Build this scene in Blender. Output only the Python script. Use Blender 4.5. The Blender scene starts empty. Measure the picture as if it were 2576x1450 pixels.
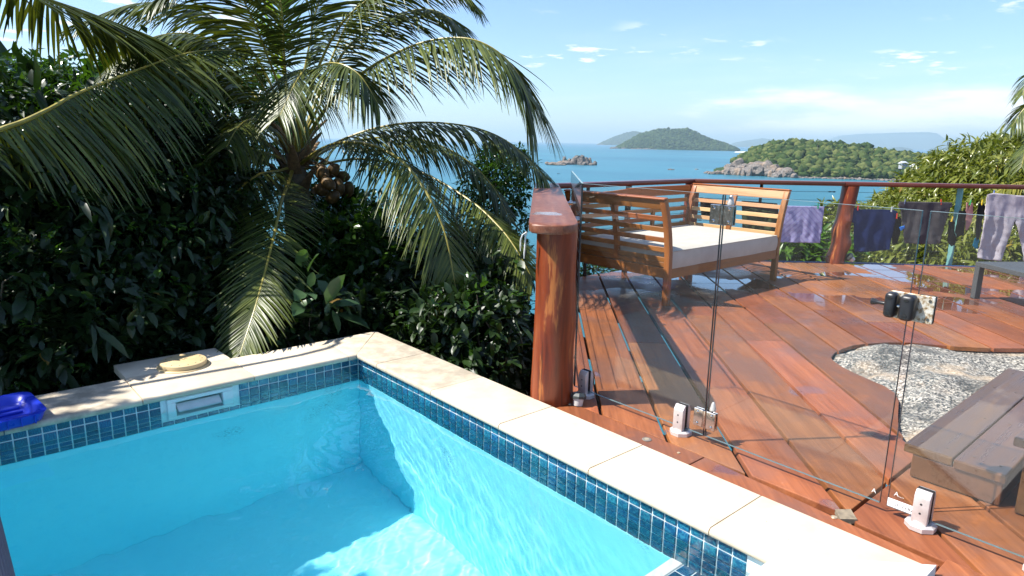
import bpy, bmesh, math, random
import numpy as np
from mathutils import Vector, Matrix, noise
PI = math.pi
random.seed(11)
NR = np.random.RandomState(7)
scene = bpy.context.scene
COL = scene.collection

# ------------------------------------------------------------------ camera
CAM = Vector((-2.1077, -3.9469, 1.42))
FP = 1707.0
def _unit(v): return v.normalized()
def _ray_cam(x, y): return Vector((x - 1288.0, -(y - 725.0), -FP)).normalized()
_Y = _ray_cam(-247.0, 326.0)
_X = _ray_cam(3272.0, 392.0)
_X = (_X - _Y * _X.dot(_Y)).normalized()
_Z = _X.cross(_Y)
RC = Matrix((_X, _Y, _Z))          # camera axes -> world
cam_data = bpy.data.cameras.new("camera")
cam_data.sensor_width = 36.0
cam_data.lens = FP / 2576.0 * 36.0
cam_data.clip_start = 0.05
cam_data.clip_end = 200000.0
cam = bpy.data.objects.new("camera", cam_data)
COL.objects.link(cam)
cam.matrix_world = Matrix.Translation(CAM) @ RC.to_4x4()
scene.camera = cam

# measuring helpers: a direction seen in the photograph turned into a real place
def ray(x, y): return RC @ _ray_cam(x, y)
def on_z(x, y, z):
    d = ray(x, y); return CAM + d * ((z - CAM.z) / d.z)
def at(x, y, dist):
    return CAM + ray(x, y) * dist

# ------------------------------------------------------------------ light
SUN_TRAVEL = Vector((0.525, -0.360, -0.771)).normalized()
SUN_ELEV = math.asin(-SUN_TRAVEL.z)
SUN_AZ = math.atan2(-SUN_TRAVEL.x, -SUN_TRAVEL.y)
world = bpy.data.worlds.new("World")
scene.world = world
world.use_nodes = True
wt = world.node_tree
wt.nodes.clear()
def wn(t, **k):
    n = wt.nodes.new(t)
    for a, b in k.items(): setattr(n, a, b)
    return n
w_out = wn('ShaderNodeOutputWorld'); w_bg = wn('ShaderNodeBackground')
w_sky = wn('ShaderNodeTexSky', sky_type='NISHITA', sun_disc=False)
w_sky.sun_elevation = SUN_ELEV
w_sky.sun_rotation = SUN_AZ % (2 * PI)
w_sky.altitude = 60
w_sky.air_density = 1.0
w_sky.dust_density = 0.6
w_sky.ozone_density = 1.6
w_bg.inputs['Strength'].default_value = 0.10
wt.links.new(w_bg.outputs[0], w_out.inputs['Surface'])
sun_data = bpy.data.lights.new("sun", 'SUN')
sun_data.energy = 4.8
sun_data.angle = math.radians(0.53)
sun_data.color = (1.0, 0.955, 0.88)
sun = bpy.data.objects.new("sun", sun_data)
COL.objects.link(sun)
sun.rotation_euler = SUN_TRAVEL.to_track_quat('-Z', 'Y').to_euler()
sun.location = (0, 0, 30)
scene.view_settings.view_transform = 'Standard'
scene.view_settings.look = 'None'
scene.view_settings.gamma = 1.0
scene.view_settings.use_curve_mapping = False
scene.view_settings.exposure = 1.05
scene.render.engine = 'CYCLES'
sun_data.cycles.is_caustics_light = True
scene.cycles.max_bounces = 14
scene.cycles.diffuse_bounces = 7
scene.cycles.transparent_max_bounces = 24
scene.cycles.sample_clamp_indirect = 8.0

# clouds laid over the physical sky, by direction
def wl(a, b): wt.links.new(a, b)
w_tc = wn('ShaderNodeTexCoord')
w_sep = wn('ShaderNodeSeparateXYZ'); wl(w_tc.outputs['Generated'], w_sep.inputs[0])
def wmath(op, a, b=None, clamp=False):
    n = wn('ShaderNodeMath', operation=op); n.use_clamp = clamp
    for i, v in enumerate((a, b)):
        if v is None: continue
        if isinstance(v, (int, float)): n.inputs[i].default_value = v
        else: wl(v, n.inputs[i])
    return n.outputs[0]
def wrange(v, a, b, c=0.0, d=1.0):
    n = wn('ShaderNodeMapRange'); n.interpolation_type = 'SMOOTHSTEP'
    wl(v, n.inputs[0])
    for i, q in enumerate((a, b, c, d)): n.inputs[i + 1].default_value = q
    return n.outputs[0]
zc = w_sep.outputs['Z']
inv = wmath('DIVIDE', 1.0, wmath('MAXIMUM', wmath('ADD', zc, 0.06), 0.03))
w_px = wmath('MULTIPLY', w_sep.outputs['X'], inv)
w_py = wmath('MULTIPLY', w_sep.outputs['Y'], inv)
w_cmb = wn('ShaderNodeCombineXYZ'); wl(w_px, w_cmb.inputs[0]); wl(w_py, w_cmb.inputs[1])
def wnoise(vec, scale, detail, rough, loc=(0, 0, 0), sc=(1, 1, 1)):
    m = wn('ShaderNodeMapping'); wl(vec, m.inputs[0])
    m.inputs['Location'].default_value = loc; m.inputs['Scale'].default_value = sc
    n = wn('ShaderNodeTexNoise'); wl(m.outputs[0], n.inputs['Vector'])
    n.inputs['Scale'].default_value = scale; n.inputs['Detail'].default_value = detail
    n.inputs['Roughness'].default_value = rough
    return n.outputs[0]
puffs = wmath('MULTIPLY', wrange(wnoise(w_cmb.outputs[0], 3.1, 6, .6, (3.1, 1.7, 0)), .55, .66),
              wrange(wnoise(w_cmb.outputs[0], .55, 2, .5, (9.0, 4.0, 0)), .42, .58))
high = wrange(zc, .072, .115)
puffs = wmath('MULTIPLY', puffs, high)
veil = wmath('MULTIPLY', wrange(wnoise(w_cmb.outputs[0], .8, 5, .55, (1, 5, 0), (1, .6, 1)), .50, .85), .15)
# a long bank low over the far mountains
w_nrm = wn('ShaderNodeVectorMath', operation='NORMALIZE'); wl(w_tc.outputs['Generated'], w_nrm.inputs[0])
edge = wnoise(w_nrm.outputs[0], 9.0, 6, .62, (2, 0, 0), (1, 1, 2.2))
edge2 = wnoise(w_nrm.outputs[0], 5.0, 5, .6, (7, 3, 0), (1, 1, 6))
zz = wmath('ADD', zc, wmath('MULTIPLY', wmath('SUBTRACT', edge, .5), -.028))
bank = wmath('MULTIPLY', wrange(zz, .080, .066), wrange(zz, .0, .03))
bankdir = wrange(wmath('ADD', w_sep.outputs['X'], wmath('MULTIPLY', wmath('SUBTRACT', edge2, .5), .30)), .81, .90)
bank = wmath('MULTIPLY', wmath('MULTIPLY', bank, bankdir), wrange(edge2, .34, .58, .25, 1.0))
cover = wmath('MAXIMUM', wmath('MAXIMUM', puffs, veil), bank, True)
cover = wmath('MULTIPLY', cover, .95)
w_mix = wn('ShaderNodeMix', data_type='RGBA')
wl(cover, w_mix.inputs['Factor'])
w_tint = wn('ShaderNodeMix', data_type='RGBA'); w_tint.blend_type = 'MULTIPLY'
w_tint.inputs['Factor'].default_value = 1.0
wl(w_sky.outputs[0], w_tint.inputs['A']); w_tint.inputs['B'].default_value = (0.78, 0.90, 1.08, 1)
wl(w_tint.outputs['Result'], w_mix.inputs['A'])
w_mix.inputs['B'].default_value = (6.9, 7.0, 7.1, 1)
wl(w_mix.outputs['Result'], w_bg.inputs['Color'])
w_bg.inputs['Strength'].default_value = 0.10
# ------------------------------------------------------------------ helpers
def tag(o, label=None, cat=None, group=None, kind=None):
    if label: o['label'] = label
    if cat: o['category'] = cat
    if group: o['group'] = group
    if kind: o['kind'] = kind
    return o
def thing(name, loc=(0, 0, 0), label=None, cat=None, group=None, kind=None):
    o = bpy.data.objects.new(name, None)
    o.empty_display_size = .1
    COL.objects.link(o); o.location = loc
    return tag(o, label, cat, group, kind)
def link_mesh(name, me, m=None, parent=None, loc=None):
    o = bpy.data.objects.new(name, me)
    COL.objects.link(o)
    if m is not None and len(me.materials) == 0: me.materials.append(m)
    if parent is not None:
        o.parent = parent
        o.matrix_parent_inverse = Matrix.Translation(-Vector(parent.location)) if parent.rotation_euler[:] == (0, 0, 0) and parent.parent is None else parent.matrix_world.inverted()
    if loc is not None: o.location = loc
    return o
def raw_mesh(name, verts, faces, m=None, smooth=False):
    me = bpy.data.meshes.new(name)
    verts = np.asarray(verts, dtype=np.float32).reshape(-1, 3)
    if isinstance(faces, np.ndarray) and faces.ndim == 2:
        k = faces.shape[1]; nf = faces.shape[0]
        me.vertices.add(len(verts)); me.vertices.foreach_set('co', verts.ravel())
        me.loops.add(nf * k); me.loops.foreach_set('vertex_index', faces.astype(np.int32).ravel())
        me.polygons.add(nf)
        me.polygons.foreach_set('loop_start', np.arange(0, nf * k, k, dtype=np.int32))
        me.polygons.foreach_set('loop_total', np.full(nf, k, dtype=np.int32))
        me.update(calc_edges=True)
    else:
        me.from_pydata(verts.tolist(), [], [tuple(f) for f in faces])
    if smooth: me.polygons.foreach_set('use_smooth', [True] * len(me.polygons))
    if m: me.materials.append(m)
    me.validate()
    return me
def add_attr(me, vals, name='var'):
    a = me.attributes.new(name, 'FLOAT', 'POINT')
    a.data.foreach_set('value', np.asarray(vals, dtype=np.float32))

class MB:
    """collects shapes that become ONE mesh object"""
    def __init__(s): s.v = []; s.f = []; s.sm = []
    def add(s, verts, faces, smooth=False):
        b = len(s.v); s.v += [tuple(p) for p in verts]
        for f in faces: s.f.append(tuple(i + b for i in f)); s.sm.append(smooth)
        return s
    def box(s, a, b, M=None, bevel=0.0):
        x0, y0, z0 = a; x1, y1, z1 = b
        if bevel > 0:
            t = bmesh.new(); bmesh.ops.create_cube(t, size=1.0)
            for v in t.verts:
                v.co = Vector((x0 + (v.co.x + .5) * (x1 - x0), y0 + (v.co.y + .5) * (y1 - y0), z0 + (v.co.z + .5) * (z1 - z0)))
            bmesh.ops.bevel(t, geom=t.edges[:], offset=bevel, segments=2 if bevel > .004 else 1, affect='EDGES', profile=.5)
            return s.bm(t, M)
        v = [Vector((x, y, z)) for x in (x0, x1) for y in (y0, y1) for z in (z0, z1)]
        if M is not None: v = [M @ p for p in v]
        return s.add(v, [(0, 1, 3, 2), (4, 6, 7, 5), (0, 4, 5, 1), (2, 3, 7, 6), (0, 2, 6, 4), (1, 5, 7, 3)])
    def bm(s, t, M=None, smooth=False):
        t.verts.index_update()
        vs = [(M @ v.co if M is not None else v.co.copy()) for v in t.verts]
        fs = [[v.index for v in f.verts] for f in t.faces]
        t.free()
        return s.add(vs, fs, smooth)
    def tube(s, pts, rad, n=8, caps=True, flat=None):
        pts = [Vector(p) for p in pts]
        if not hasattr(rad, '__len__'): rad = [rad] * len(pts)
        vs = []; fs = []
        T0 = (pts[1] - pts[0]).normalized()
        up = Vector((0, 0, 1)) if abs(T0.z) < .9 else Vector((1, 0, 0))
        for i, p in enumerate(pts):
            T = (pts[min(i + 1, len(pts) - 1)] - pts[max(i - 1, 0)]).normalized()
            S = T.cross(up)
            if S.length < 1e-5: S = Vector((1, 0, 0))
            S.normalize(); U = S.cross(T)
            for k in range(n):
                a = 2 * PI * k / n
                r = rad[i]
                vs.append(p + S * math.cos(a) * r + U * math.sin(a) * r * (flat or 1))
        for i in range(len(pts) - 1):
            for k in range(n):
                a = i * n + k; b = i * n + (k + 1) % n
                fs.append((a, b, b + n, a + n))
        if caps:
            fs.append(tuple(range(n - 1, -1, -1))); e = (len(pts) - 1) * n
            fs.append(tuple(range(e, e + n)))
        return s.add(vs, fs, True)
    def lathe(s, prof, n=20, M=None, smooth=True, rfun=None):
        vs = []; fs = []
        for (r, z) in prof:
            for k in range(n):
                a = 2 * PI * k / n; q = r * (rfun(a, z) if rfun else 1)
                p = Vector((q * math.cos(a), q * math.sin(a), z))
                vs.append(M @ p if M is not None else p)
        for i in range(len(prof) - 1):
            for k in range(n):
                a = i * n + k; b = i * n + (k + 1) % n
                fs.append((a, b, b + n, a + n))
        fs.append(tuple(range(n - 1, -1, -1))); e = (len(prof) - 1) * n
        fs.append(tuple(range(e, e + n)))
        return s.add(vs, fs, smooth)
    def prism(s, poly, z0, z1, M=None):
        n = len(poly)
        vs = [Vector((x, y, z0)) for x, y in poly] + [Vector((x, y, z1)) for x, y in poly]
        if M is not None: vs = [M @ p for p in vs]
        fs = [tuple(range(n - 1, -1, -1)), tuple(range(n, 2 * n))] + [(i, (i + 1) % n, (i + 1) % n + n, i + n) for i in range(n)]
        return s.add(vs, fs)
    def build(s, name, m, parent=None, loc=None, sharp=35, **tags):
        me = bpy.data.meshes.new(name)
        me.from_pydata([tuple(p) for p in s.v], [], s.f)
        me.polygons.foreach_set('use_smooth', s.sm)
        me.materials.append(m)
        if any(s.sm):
            try: me.set_sharp_from_angle(angle=math.radians(sharp))
            except Exception: pass
        o = link_mesh(name, me, None, parent, loc)
        return tag(o, **tags)
def frame(origin, xdir, up=Vector((0, 0, 1))):
    x = Vector(xdir).normalized(); z = up; y = z.cross(x).normalized(); z = x.cross(y)
    M = Matrix((x, y, z)).transposed().to_4x4(); M.translation = Vector(origin)
    return M

# ------------------------------------------------------------------ materials
class Mat:
    def __init__(s, name):
        s.m = bpy.data.materials.new(name); s.m.use_nodes = True
        s.t = s.m.node_tree; s.t.nodes.clear()
        s.out = s.n('ShaderNodeOutputMaterial')
    def n(s, t, **k):
        x = s.t.nodes.new(t)
        for a, b in k.items(): setattr(x, a, b)
        return x
    def l(s, a, b): s.t.links.new(a, b)
    def put(s, sock, v):
        if hasattr(v, 'is_linked') or isinstance(v, bpy.types.NodeSocket): s.l(v, sock)
        elif isinstance(v, tuple) and len(v) == 3 and sock.type == 'RGBA': sock.default_value = (*v, 1)
        else: sock.default_value = v
    def coords(s, kind='Object', scale=(1, 1, 1), rot=(0, 0, 0), loc=(0, 0, 0), rnd=False):
        if kind == 'World':
            g = s.n('ShaderNodeNewGeometry'); o = g.outputs['Position']
        else:
            g = s.n('ShaderNodeTexCoord'); o = g.outputs[kind]
        if rnd:
            oi = s.n('ShaderNodeObjectInfo'); v = s.n('ShaderNodeVectorMath', operation='SCALE')
            c = s.n('ShaderNodeCombineXYZ')
            for i in range(3): s.l(oi.outputs['Random'], c.inputs[i])
            s.l(c.outputs[0], v.inputs[0]); v.inputs['Scale'].default_value = 37.0
            a = s.n('ShaderNodeVectorMath', operation='ADD'); s.l(o, a.inputs[0]); s.l(v.outputs[0], a.inputs[1]); o = a.outputs[0]
        m = s.n('ShaderNodeMapping'); s.l(o, m.inputs[0])
        m.inputs['Scale'].default_value = scale; m.inputs['Rotation'].default_value = rot; m.inputs['Location'].default_value = loc
        return m.outputs[0]
    def noise(s, vec, scale=5, detail=4, rough=.55, dist=0.0):
        x = s.n('ShaderNodeTexNoise'); s.l(vec, x.inputs['Vector'])
        x.inputs['Scale'].default_value = scale; x.inputs['Detail'].default_value = detail
        x.inputs['Roughness'].default_value = rough; x.inputs['Distortion'].default_value = dist
        return x.outputs[0]
    def vor(s, vec, scale=5, feature='F1', out='Distance', rnd=1.0):
        x = s.n('ShaderNodeTexVoronoi', feature=feature); s.l(vec, x.inputs['Vector'])
        x.inputs['Scale'].default_value = scale; x.inputs['Randomness'].default_value = rnd
        return x.outputs[out]
    def rng(s, v, a, b, c=0.0, d=1.0, smooth=True):
        x = s.n('ShaderNodeMapRange')
        if smooth: x.interpolation_type = 'SMOOTHSTEP'
        s.put(x.inputs[0], v)
        for i, q in enumerate((a, b, c, d)): s.put(x.inputs[i + 1], q)
        return x.outputs[0]
    def ma(s, op, a, b=0.0, clamp=False):
        x = s.n('ShaderNodeMath', operation=op); x.use_clamp = clamp
        s.put(x.inputs[0], a); s.put(x.inputs[1], b); return x.outputs[0]
    def mix(s, f, a, b, blend='MIX'):
        x = s.n('ShaderNodeMix', data_type='RGBA'); x.blend_type = blend
        s.put(x.inputs['Factor'], f); s.put(x.inputs['A'], a); s.put(x.inputs['B'], b)
        return x.outputs['Result']
    def ramp(s, v, stops):
        x = s.n('ShaderNodeValToRGB'); s.l(v, x.inputs[0])
        e = x.color_ramp.elements
        while len(e) < len(stops): e.new(.5)
        for i, (p, c) in enumerate(stops): e[i].position = p; e[i].color = (*c, 1)
        return x.outputs[0]
    def bump(s, h, strength=.3, dist=.01, normal=None):
        x = s.n('ShaderNodeBump'); s.put(x.inputs['Height'], h)
        x.inputs['Strength'].default_value = strength; x.inputs['Distance'].default_value = dist
        if normal is not None: s.l(normal, x.inputs['Normal'])
        return x.outputs[0]
    def attr(s, name='var'):
        x = s.n('ShaderNodeAttribute'); x.attribute_name = name; return x.outputs['Fac']
    def rand(s): return s.n('ShaderNodeObjectInfo').outputs['Random']
    def principled(s, **k):
        p = s.n('ShaderNodeBsdfPrincipled')
        names = dict(color='Base Color', rough='Roughness', metal='Metallic', spec='Specular IOR Level', normal='Normal',
                     coat='Coat Weight', coat_rough='Coat Roughness', sheen='Sheen Weight', ior='IOR', sss='Subsurface Weight', coat_normal='Coat Normal')
        for a, v in k.items(): s.put(p.inputs[names[a]], v)
        return p.outputs[0]
    def done(s, sh): s.l(sh, s.out.inputs['Surface']); return s.m

def leaf_mat(name, dark, mid, light, rough=.35, trans=.35, tcol=None, spec=.5, dead=0.0):
    s = Mat(name); v = s.attr('var'); o = s.coords('Object')
    stops = [(0.0, dark), (.5, mid), (.93, light)]
    if dead: stops = [(0.0, dark), (.5, mid), (1 - dead - .02, light), (1 - dead, (.30, .17, .03))]
    c = s.ramp(v, stops)
    mott = s.noise(o, 9, 3, .6)
    c = s.mix(.35, c, s.ramp(mott, [(.35, tuple(x * .6 for x in mid)), (.65, light)]), 'MIX')
    p = s.principled(color=c, rough=rough, spec=spec)
    tr = s.n('ShaderNodeBsdfTranslucent')
    s.l(s.mix(1.0, c, tcol or (1.25, 1.35, .45), 'MULTIPLY'), tr.inputs[0])
    mx = s.n('ShaderNodeMixShader'); mx.inputs[0].default_value = trans
    s.l(p, mx.inputs[1]); s.l(tr.outputs[0], mx.inputs[2])
    return s.done(mx.outputs[0])

def wood_mat(name, a, b, c, along=(1, 0, 0), scale=18, stretch=.06, rough=(.3, .5), bump=.15, rnd=.35, coat=0.0, kind='Object', coat_rough=.15):
    """grain runs along the given axis of the object"""
    s = Mat(name)
    sc = tuple(stretch if ax else 1.0 for ax in along)
    co = s.coords(kind, sc, rnd=True)
    g1 = s.noise(co, scale, 6, .6, .6); g2 = s.noise(co, scale * 4.5, 4, .6, .2)
    big = s.noise(s.coords(kind, (1, 1, 1), rnd=True), 2.3, 3, .6)
    f = s.ma('ADD', s.ma('MULTIPLY', g1, .65), s.ma('MULTIPLY', g2, .35))
    col = s.ramp(f, [(.32, a), (.5, b), (.68, c)])
    r = s.rand()
    col = s.mix(s.rng(big, .3, .75, 0, .5), col, b)
    hv = s.n('ShaderNodeHueSaturation')
    s.l(col, hv.inputs['Color'])
    s.put(hv.inputs['Value'], s.rng(r, 0, 1, 1 - rnd, 1 + rnd, False))
    s.put(hv.inputs['Hue'], s.rng(s.ma('FRACT', s.ma('MULTIPLY', r, 7.3)), 0, 1, .49, .512, False))
    nrm = s.bump(f, bump, .004)
    return s, hv.outputs[0], f, nrm, rough, coat, coat_rough

def simple(name, col, rough=.5, metal=0.0, var=.12, scale=20, bump=.05, spec=.5, coat=0.0, detail=4):
    s = Mat(name); o = s.coords('Object'); n = s.noise(o, scale, detail, .6)
    c = s.ramp(n, [(.3, tuple(x * (1 - var) for x in col)), (.7, tuple(min(1, x * (1 + var)) for x in col))])
    return s.done(s.principled(color=c, rough=s.rng(n, .3, .7, rough * .85, min(1, rough * 1.15)), metal=metal, spec=spec, coat=coat, normal=s.bump(n, bump, .003)))

# stone coping: pale sandstone with shade painted in over its mouldy slabs
def m_coping():
    s = Mat('sandstone'); w = s.coords('World')
    n = s.noise(w, 6, 6, .6); fine = s.noise(w, 90, 4, .7); spots = s.noise(w, 27, 3, .5)
    c = s.ramp(n, [(.3, (.57, .47, .34)), (.55, (.63, .54, .41)), (.8, (.67, .60, .48))])
    c = s.mix(s.rng(fine, .55, .75, 0, .25), c, (.46, .37, .27))
    c = s.mix(s.rng(spots, .70, .78, 0, .6), c, (.50, .28, .10))
    hv = s.n('ShaderNodeHueSaturation'); s.l(c, hv.inputs['Color'])
    s.put(hv.inputs['Value'], s.rng(s.rand(), 0, 1, .88, 1.08, False)); c = hv.outputs[0]
    # grey shade painted over the mouldy slabs at the left and the corner
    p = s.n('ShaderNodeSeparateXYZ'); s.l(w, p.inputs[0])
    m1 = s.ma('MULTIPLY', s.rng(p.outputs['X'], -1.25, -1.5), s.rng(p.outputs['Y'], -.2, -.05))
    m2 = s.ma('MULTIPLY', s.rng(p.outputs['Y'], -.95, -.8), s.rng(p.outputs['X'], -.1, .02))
    shade_mould = s.ma('MULTIPLY', s.ma('MAXIMUM', m1, s.ma('MULTIPLY', m2, .75)), s.rng(s.noise(w, 9, 5, .65), .38, .62, .25, 1))
    c = s.mix(s.ma('MULTIPLY', shade_mould, .75), c, (.25, .22, .17))
    return s.done(s.principled(color=c, rough=.75, spec=.3, normal=s.bump(s.ma('ADD', fine, n), .12, .002)))
M_COPING = m_coping()
def m_white_stone():
    s = Mat('white_stone'); w = s.coords('World'); n = s.noise(w, 10, 5, .6)
    return s.done(s.principled(color=s.ramp(n, [(.3, (.74, .70, .64)), (.7, (.82, .80, .76))]), rough=.6, normal=s.bump(n, .08, .002)))
M_WHITE_STONE = m_white_stone()

def m_plaster():
    s = Mat('pool_plaster'); w = s.coords('World')
    big = s.noise(w, 1.6, 4, .6); n = s.noise(w, 14, 6, .7)
    c = s.ramp(big, [(.35, (.31, .89, .985)), (.65, (.36, .92, .99))])
    c = s.mix(s.rng(n, .52, .75, 0, .30), c, (.15, .78, .93))
    st = s.ma('MULTIPLY', s.rng(s.noise(w, 2.2, 2, .5), .60, .70), s.rng(s.noise(s.coords('World', (1, 1, 2.5)), 46, 6, .8), .50, .62))
    pz = s.n('ShaderNodeSeparateXYZ'); s.l(w, pz.inputs[0]); st = s.ma('MULTIPLY', st, s.rng(pz.outputs['Z'], -1.1, -.6))
    c = s.mix(s.ma('MULTIPLY', st, .75), c, (.02, .16, .20))
    return s.done(s.principled(color=c, rough=.6, spec=.3, normal=s.bump(n, .1, .004)))
M_PLASTER = m_plaster()
def m_grout():
    s = Mat('pale_grout'); w = s.coords('World'); n = s.noise(w, 30, 5, .7)
    c = s.ramp(n, [(.35, (.62, .72, .72)), (.7, (.80, .86, .86))])
    c = s.mix(s.rng(s.noise(w, 4, 4, .6), .60, .72, 0, .55), c, (.28, .22, .10))
    return s.done(s.principled(color=c, rough=.8))
M_GROUT = m_grout()
def m_tile():
    s = Mat('blue_glass_tile'); w = s.coords('World', (1, 1, 1), rnd=True); o = s.coords('World', (1, 1, 1), rnd=True)
    wv = s.n('ShaderNodeTexWave'); s.l(s.coords('World', (1, 1, 1), rnd=True), wv.inputs['Vector'])
    wv.inputs['Scale'].default_value = 28; wv.inputs['Distortion'].default_value = 14; wv.inputs['Detail'].default_value = 3
    wv.inputs['Detail Scale'].default_value = 1.4
    c = s.ramp(wv.outputs['Fac'], [(0.0, (.006, .060, .135)), (.6, (.010, .085, .165)), (1.0, (.022, .15, .22))])
    hv = s.n('ShaderNodeHueSaturation'); s.l(c, hv.inputs['Color'])
    s.put(hv.inputs['Value'], s.rng(s.rand(), 0, 1, .65, 1.35, False)); s.put(hv.inputs['Hue'], s.rng(s.ma('FRACT', s.ma('MULTIPLY', s.rand(), 9.1)), 0, 1, .48, .515, False))
    return s.done(s.principled(color=hv.outputs[0], rough=.12, spec=.7, coat=.6, coat_rough=.04, normal=s.bump(s.noise(w, 26, 3, .5), .25, .004)))
M_TILE = m_tile()
def m_water():
    s = Mat('pool_water'); g = s.n('ShaderNodeBsdfGlass'); g.inputs['IOR'].default_value = 1.33; g.inputs['Roughness'].default_value = 0.0
    g.inputs['Color'].default_value = (.96, .995, 1, 1)
    return s.done(g.outputs[0])
M_WATER = m_water()
def m_pane():
    """thin toughened glass: mirror by Fresnel over clear, faint green tint"""
    s = Mat('clear_glass')
    tr = s.n('ShaderNodeBsdfTransparent'); tr.inputs[0].default_value = (.965, .98, .975, 1)
    gl = s.n('ShaderNodeBsdfGlossy'); gl.inputs['Roughness'].default_value = .0
    lw = s.n('ShaderNodeLayerWeight'); lw.inputs['Blend'].default_value = .5
    fr5 = s.ma('ADD', s.ma('MULTIPLY', s.ma('POWER', lw.outputs['Facing'], 5.0), .96), .040)
    w = s.coords('World'); sp = s.rng(s.vor(w, 60), 0.03, .05, 1, 0)
    mask = s.ma('MULTIPLY', sp, s.rng(s.noise(w, 14, 2), .62, .66))
    mx = s.n('ShaderNodeMixShader'); s.l(fr5, mx.inputs[0]); s.l(tr.outputs[0], mx.inputs[1]); s.l(gl.outputs[0], mx.inputs[2])
    d = s.n('ShaderNodeBsdfDiffuse'); d.inputs[0].default_value = (.7, .7, .68, 1)
    m2 = s.n('ShaderNodeMixShader'); s.l(s.ma('ADD', s.ma('MULTIPLY', mask, .4), .006), m2.inputs[0]); s.l(mx.outputs[0], m2.inputs[1]); s.l(d.outputs[0], m2.inputs[2])
    return s.done(m2.outputs[0])
M_PANE = m_pane()
M_GEDGE = simple('glass_edge_dark', (.045, .055, .06), .12, 0, .1, 8, 0)
def m_edge_light():
    s = Mat('glass_edge_pale')
    return s.done(s.principled(color=(.12, .17, .17), rough=.12, spec=.8))
M_GEDGE_L = m_edge_light()

# deck boards: red hardwood, oiled, wet in places
def m_deck():
    s = Mat('red_hardwood_deck')
    ang = math.radians(46.2)
    co = s.coords('World', (.055, 1, 1), (0, 0, -ang), rnd=True)
    # mapping rotates the point before scaling, so the grain follows the boards
    m = s.n('ShaderNodeMapping'); m.inputs['Rotation'].default_value = (0, 0, -ang)
    g = s.n('ShaderNodeNewGeometry'); oi = s.n('ShaderNodeObjectInfo')
    s.l(g.outputs['Position'], m.inputs[0])
    m2 = s.n('ShaderNodeMapping'); m2.inputs['Scale'].default_value = (.06, 1, 1); s.l(m.outputs[0], m2.inputs[0])
    c = s.n('ShaderNodeCombineXYZ'); s.l(s.ma('MULTIPLY', oi.outputs['Random'], 50.0), c.inputs[2]); s.l(s.ma('MULTIPLY', oi.outputs['Random'], 31.0), c.inputs[0])
    a = s.n('ShaderNodeVectorMath', operation='ADD'); s.l(m2.outputs[0], a.inputs[0]); s.l(c.outputs[0], a.inputs[1])
    gr = s.noise(a.outputs[0], 16, 7, .62, .8); fine = s.noise(a.outputs[0], 70, 4, .6)
    w = g.outputs['Position']
    blot = s.noise(w, 2.1, 5, .6, .4); blot2 = s.noise(w, 5.5, 5, .65)
    f = s.ma('ADD', s.ma('MULTIPLY', gr, .6), s.ma('MULTIPLY', fine, .4))
    col = s.ramp(f, [(.22, (.095, .030, .012)), (.46, (.235, .075, .026)), (.62, (.32, .108, .039)), (.85, (.38, .165, .075))])
    col = s.mix(s.rng(blot, .42, .66, 0, .75), col, (.17, .075, .050))
    col = s.mix(s.rng(blot2, .58, .76, 0, .55), col, (.42, .135, .045))
    worn = s.noise(s.coords('World', (1, 1, 1)), 34, 5, .7)
    col = s.mix(s.ma('MULTIPLY', s.rng(worn, .62, .72), s.rng(blot2, .40, .6, 0, .5)), col, (.38, .20, .13))
    hv = s.n('ShaderNodeHueSaturation'); s.l(col, hv.inputs['Color'])
    s.put(hv.inputs['Value'], s.rng(oi.outputs['Random'], 0, 1, .68, 1.25, False))
    s.put(hv.inputs['Hue'], s.rng(s.ma('FRACT', s.ma('MULTIPLY', oi.outputs['Random'], 7.3)), 0, 1, .493, .508, False))
    # puddles lie in the far part of the deck
    sp = s.n('ShaderNodeSeparateXYZ'); s.l(w, sp.inputs[0])
    far = s.rng(s.ma('ADD', sp.outputs['X'], s.ma('MULTIPLY', sp.outputs['Y'], .55)), 2.6, 4.6)
    pud = s.rng(s.ma('ADD', s.noise(s.coords('World', (1, 1, 1), loc=(3.3, .4, 0)), 1.1, 3, .5), s.ma('MULTIPLY', gr, .12)), .585, .612)
    pud = s.ma('MULTIPLY', pud, far)
    near = s.ma('MULTIPLY', s.rng(s.noise(s.coords('World', loc=(8, 2, 0)), 1.6, 3, .5), .60, .63), s.rng(sp.outputs['X'], 2.4, 1.2))
    pud = s.ma('MAXIMUM', pud, s.ma('MULTIPLY', near, .9))
    damp = s.rng(s.noise(s.coords('World', loc=(5, 7, 0)), 1.3, 4, .6), .40, .62)
    col = s.mix(s.ma('MULTIPLY', pud, .45), hv.outputs[0], (.10, .028, .018))
    rough = s.ma('ADD', s.rng(s.ma('MULTIPLY', damp, s.rng(sp.outputs['X'], 1.5, 4.0, .25, 1)), 0, 1, .46, .20), s.ma('MULTIPLY', fine, .12))
    rough = s.mix(pud, rough, (.015, .015, .015))
    nrm = s.bump(f, .10, .004)
    flat = s.n('ShaderNodeNewGeometry').outputs['Normal']
    vm = s.n('ShaderNodeMix', data_type='VECTOR'); s.l(pud, vm.inputs['Factor']); s.l(nrm, vm.inputs['A']); s.l(flat, vm.inputs['B'])
    return s.done(s.principled(color=col, rough=rough, spec=s.ma('ADD', .30, s.ma('MULTIPLY', pud, .35)), normal=vm.outputs['Result'], coat=s.ma('MULTIPLY', pud, 1.0), coat_rough=.012))
M_DECK = m_deck()
M_JOIST = simple('dark_timber', (.035, .022, .015), .8)

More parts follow.
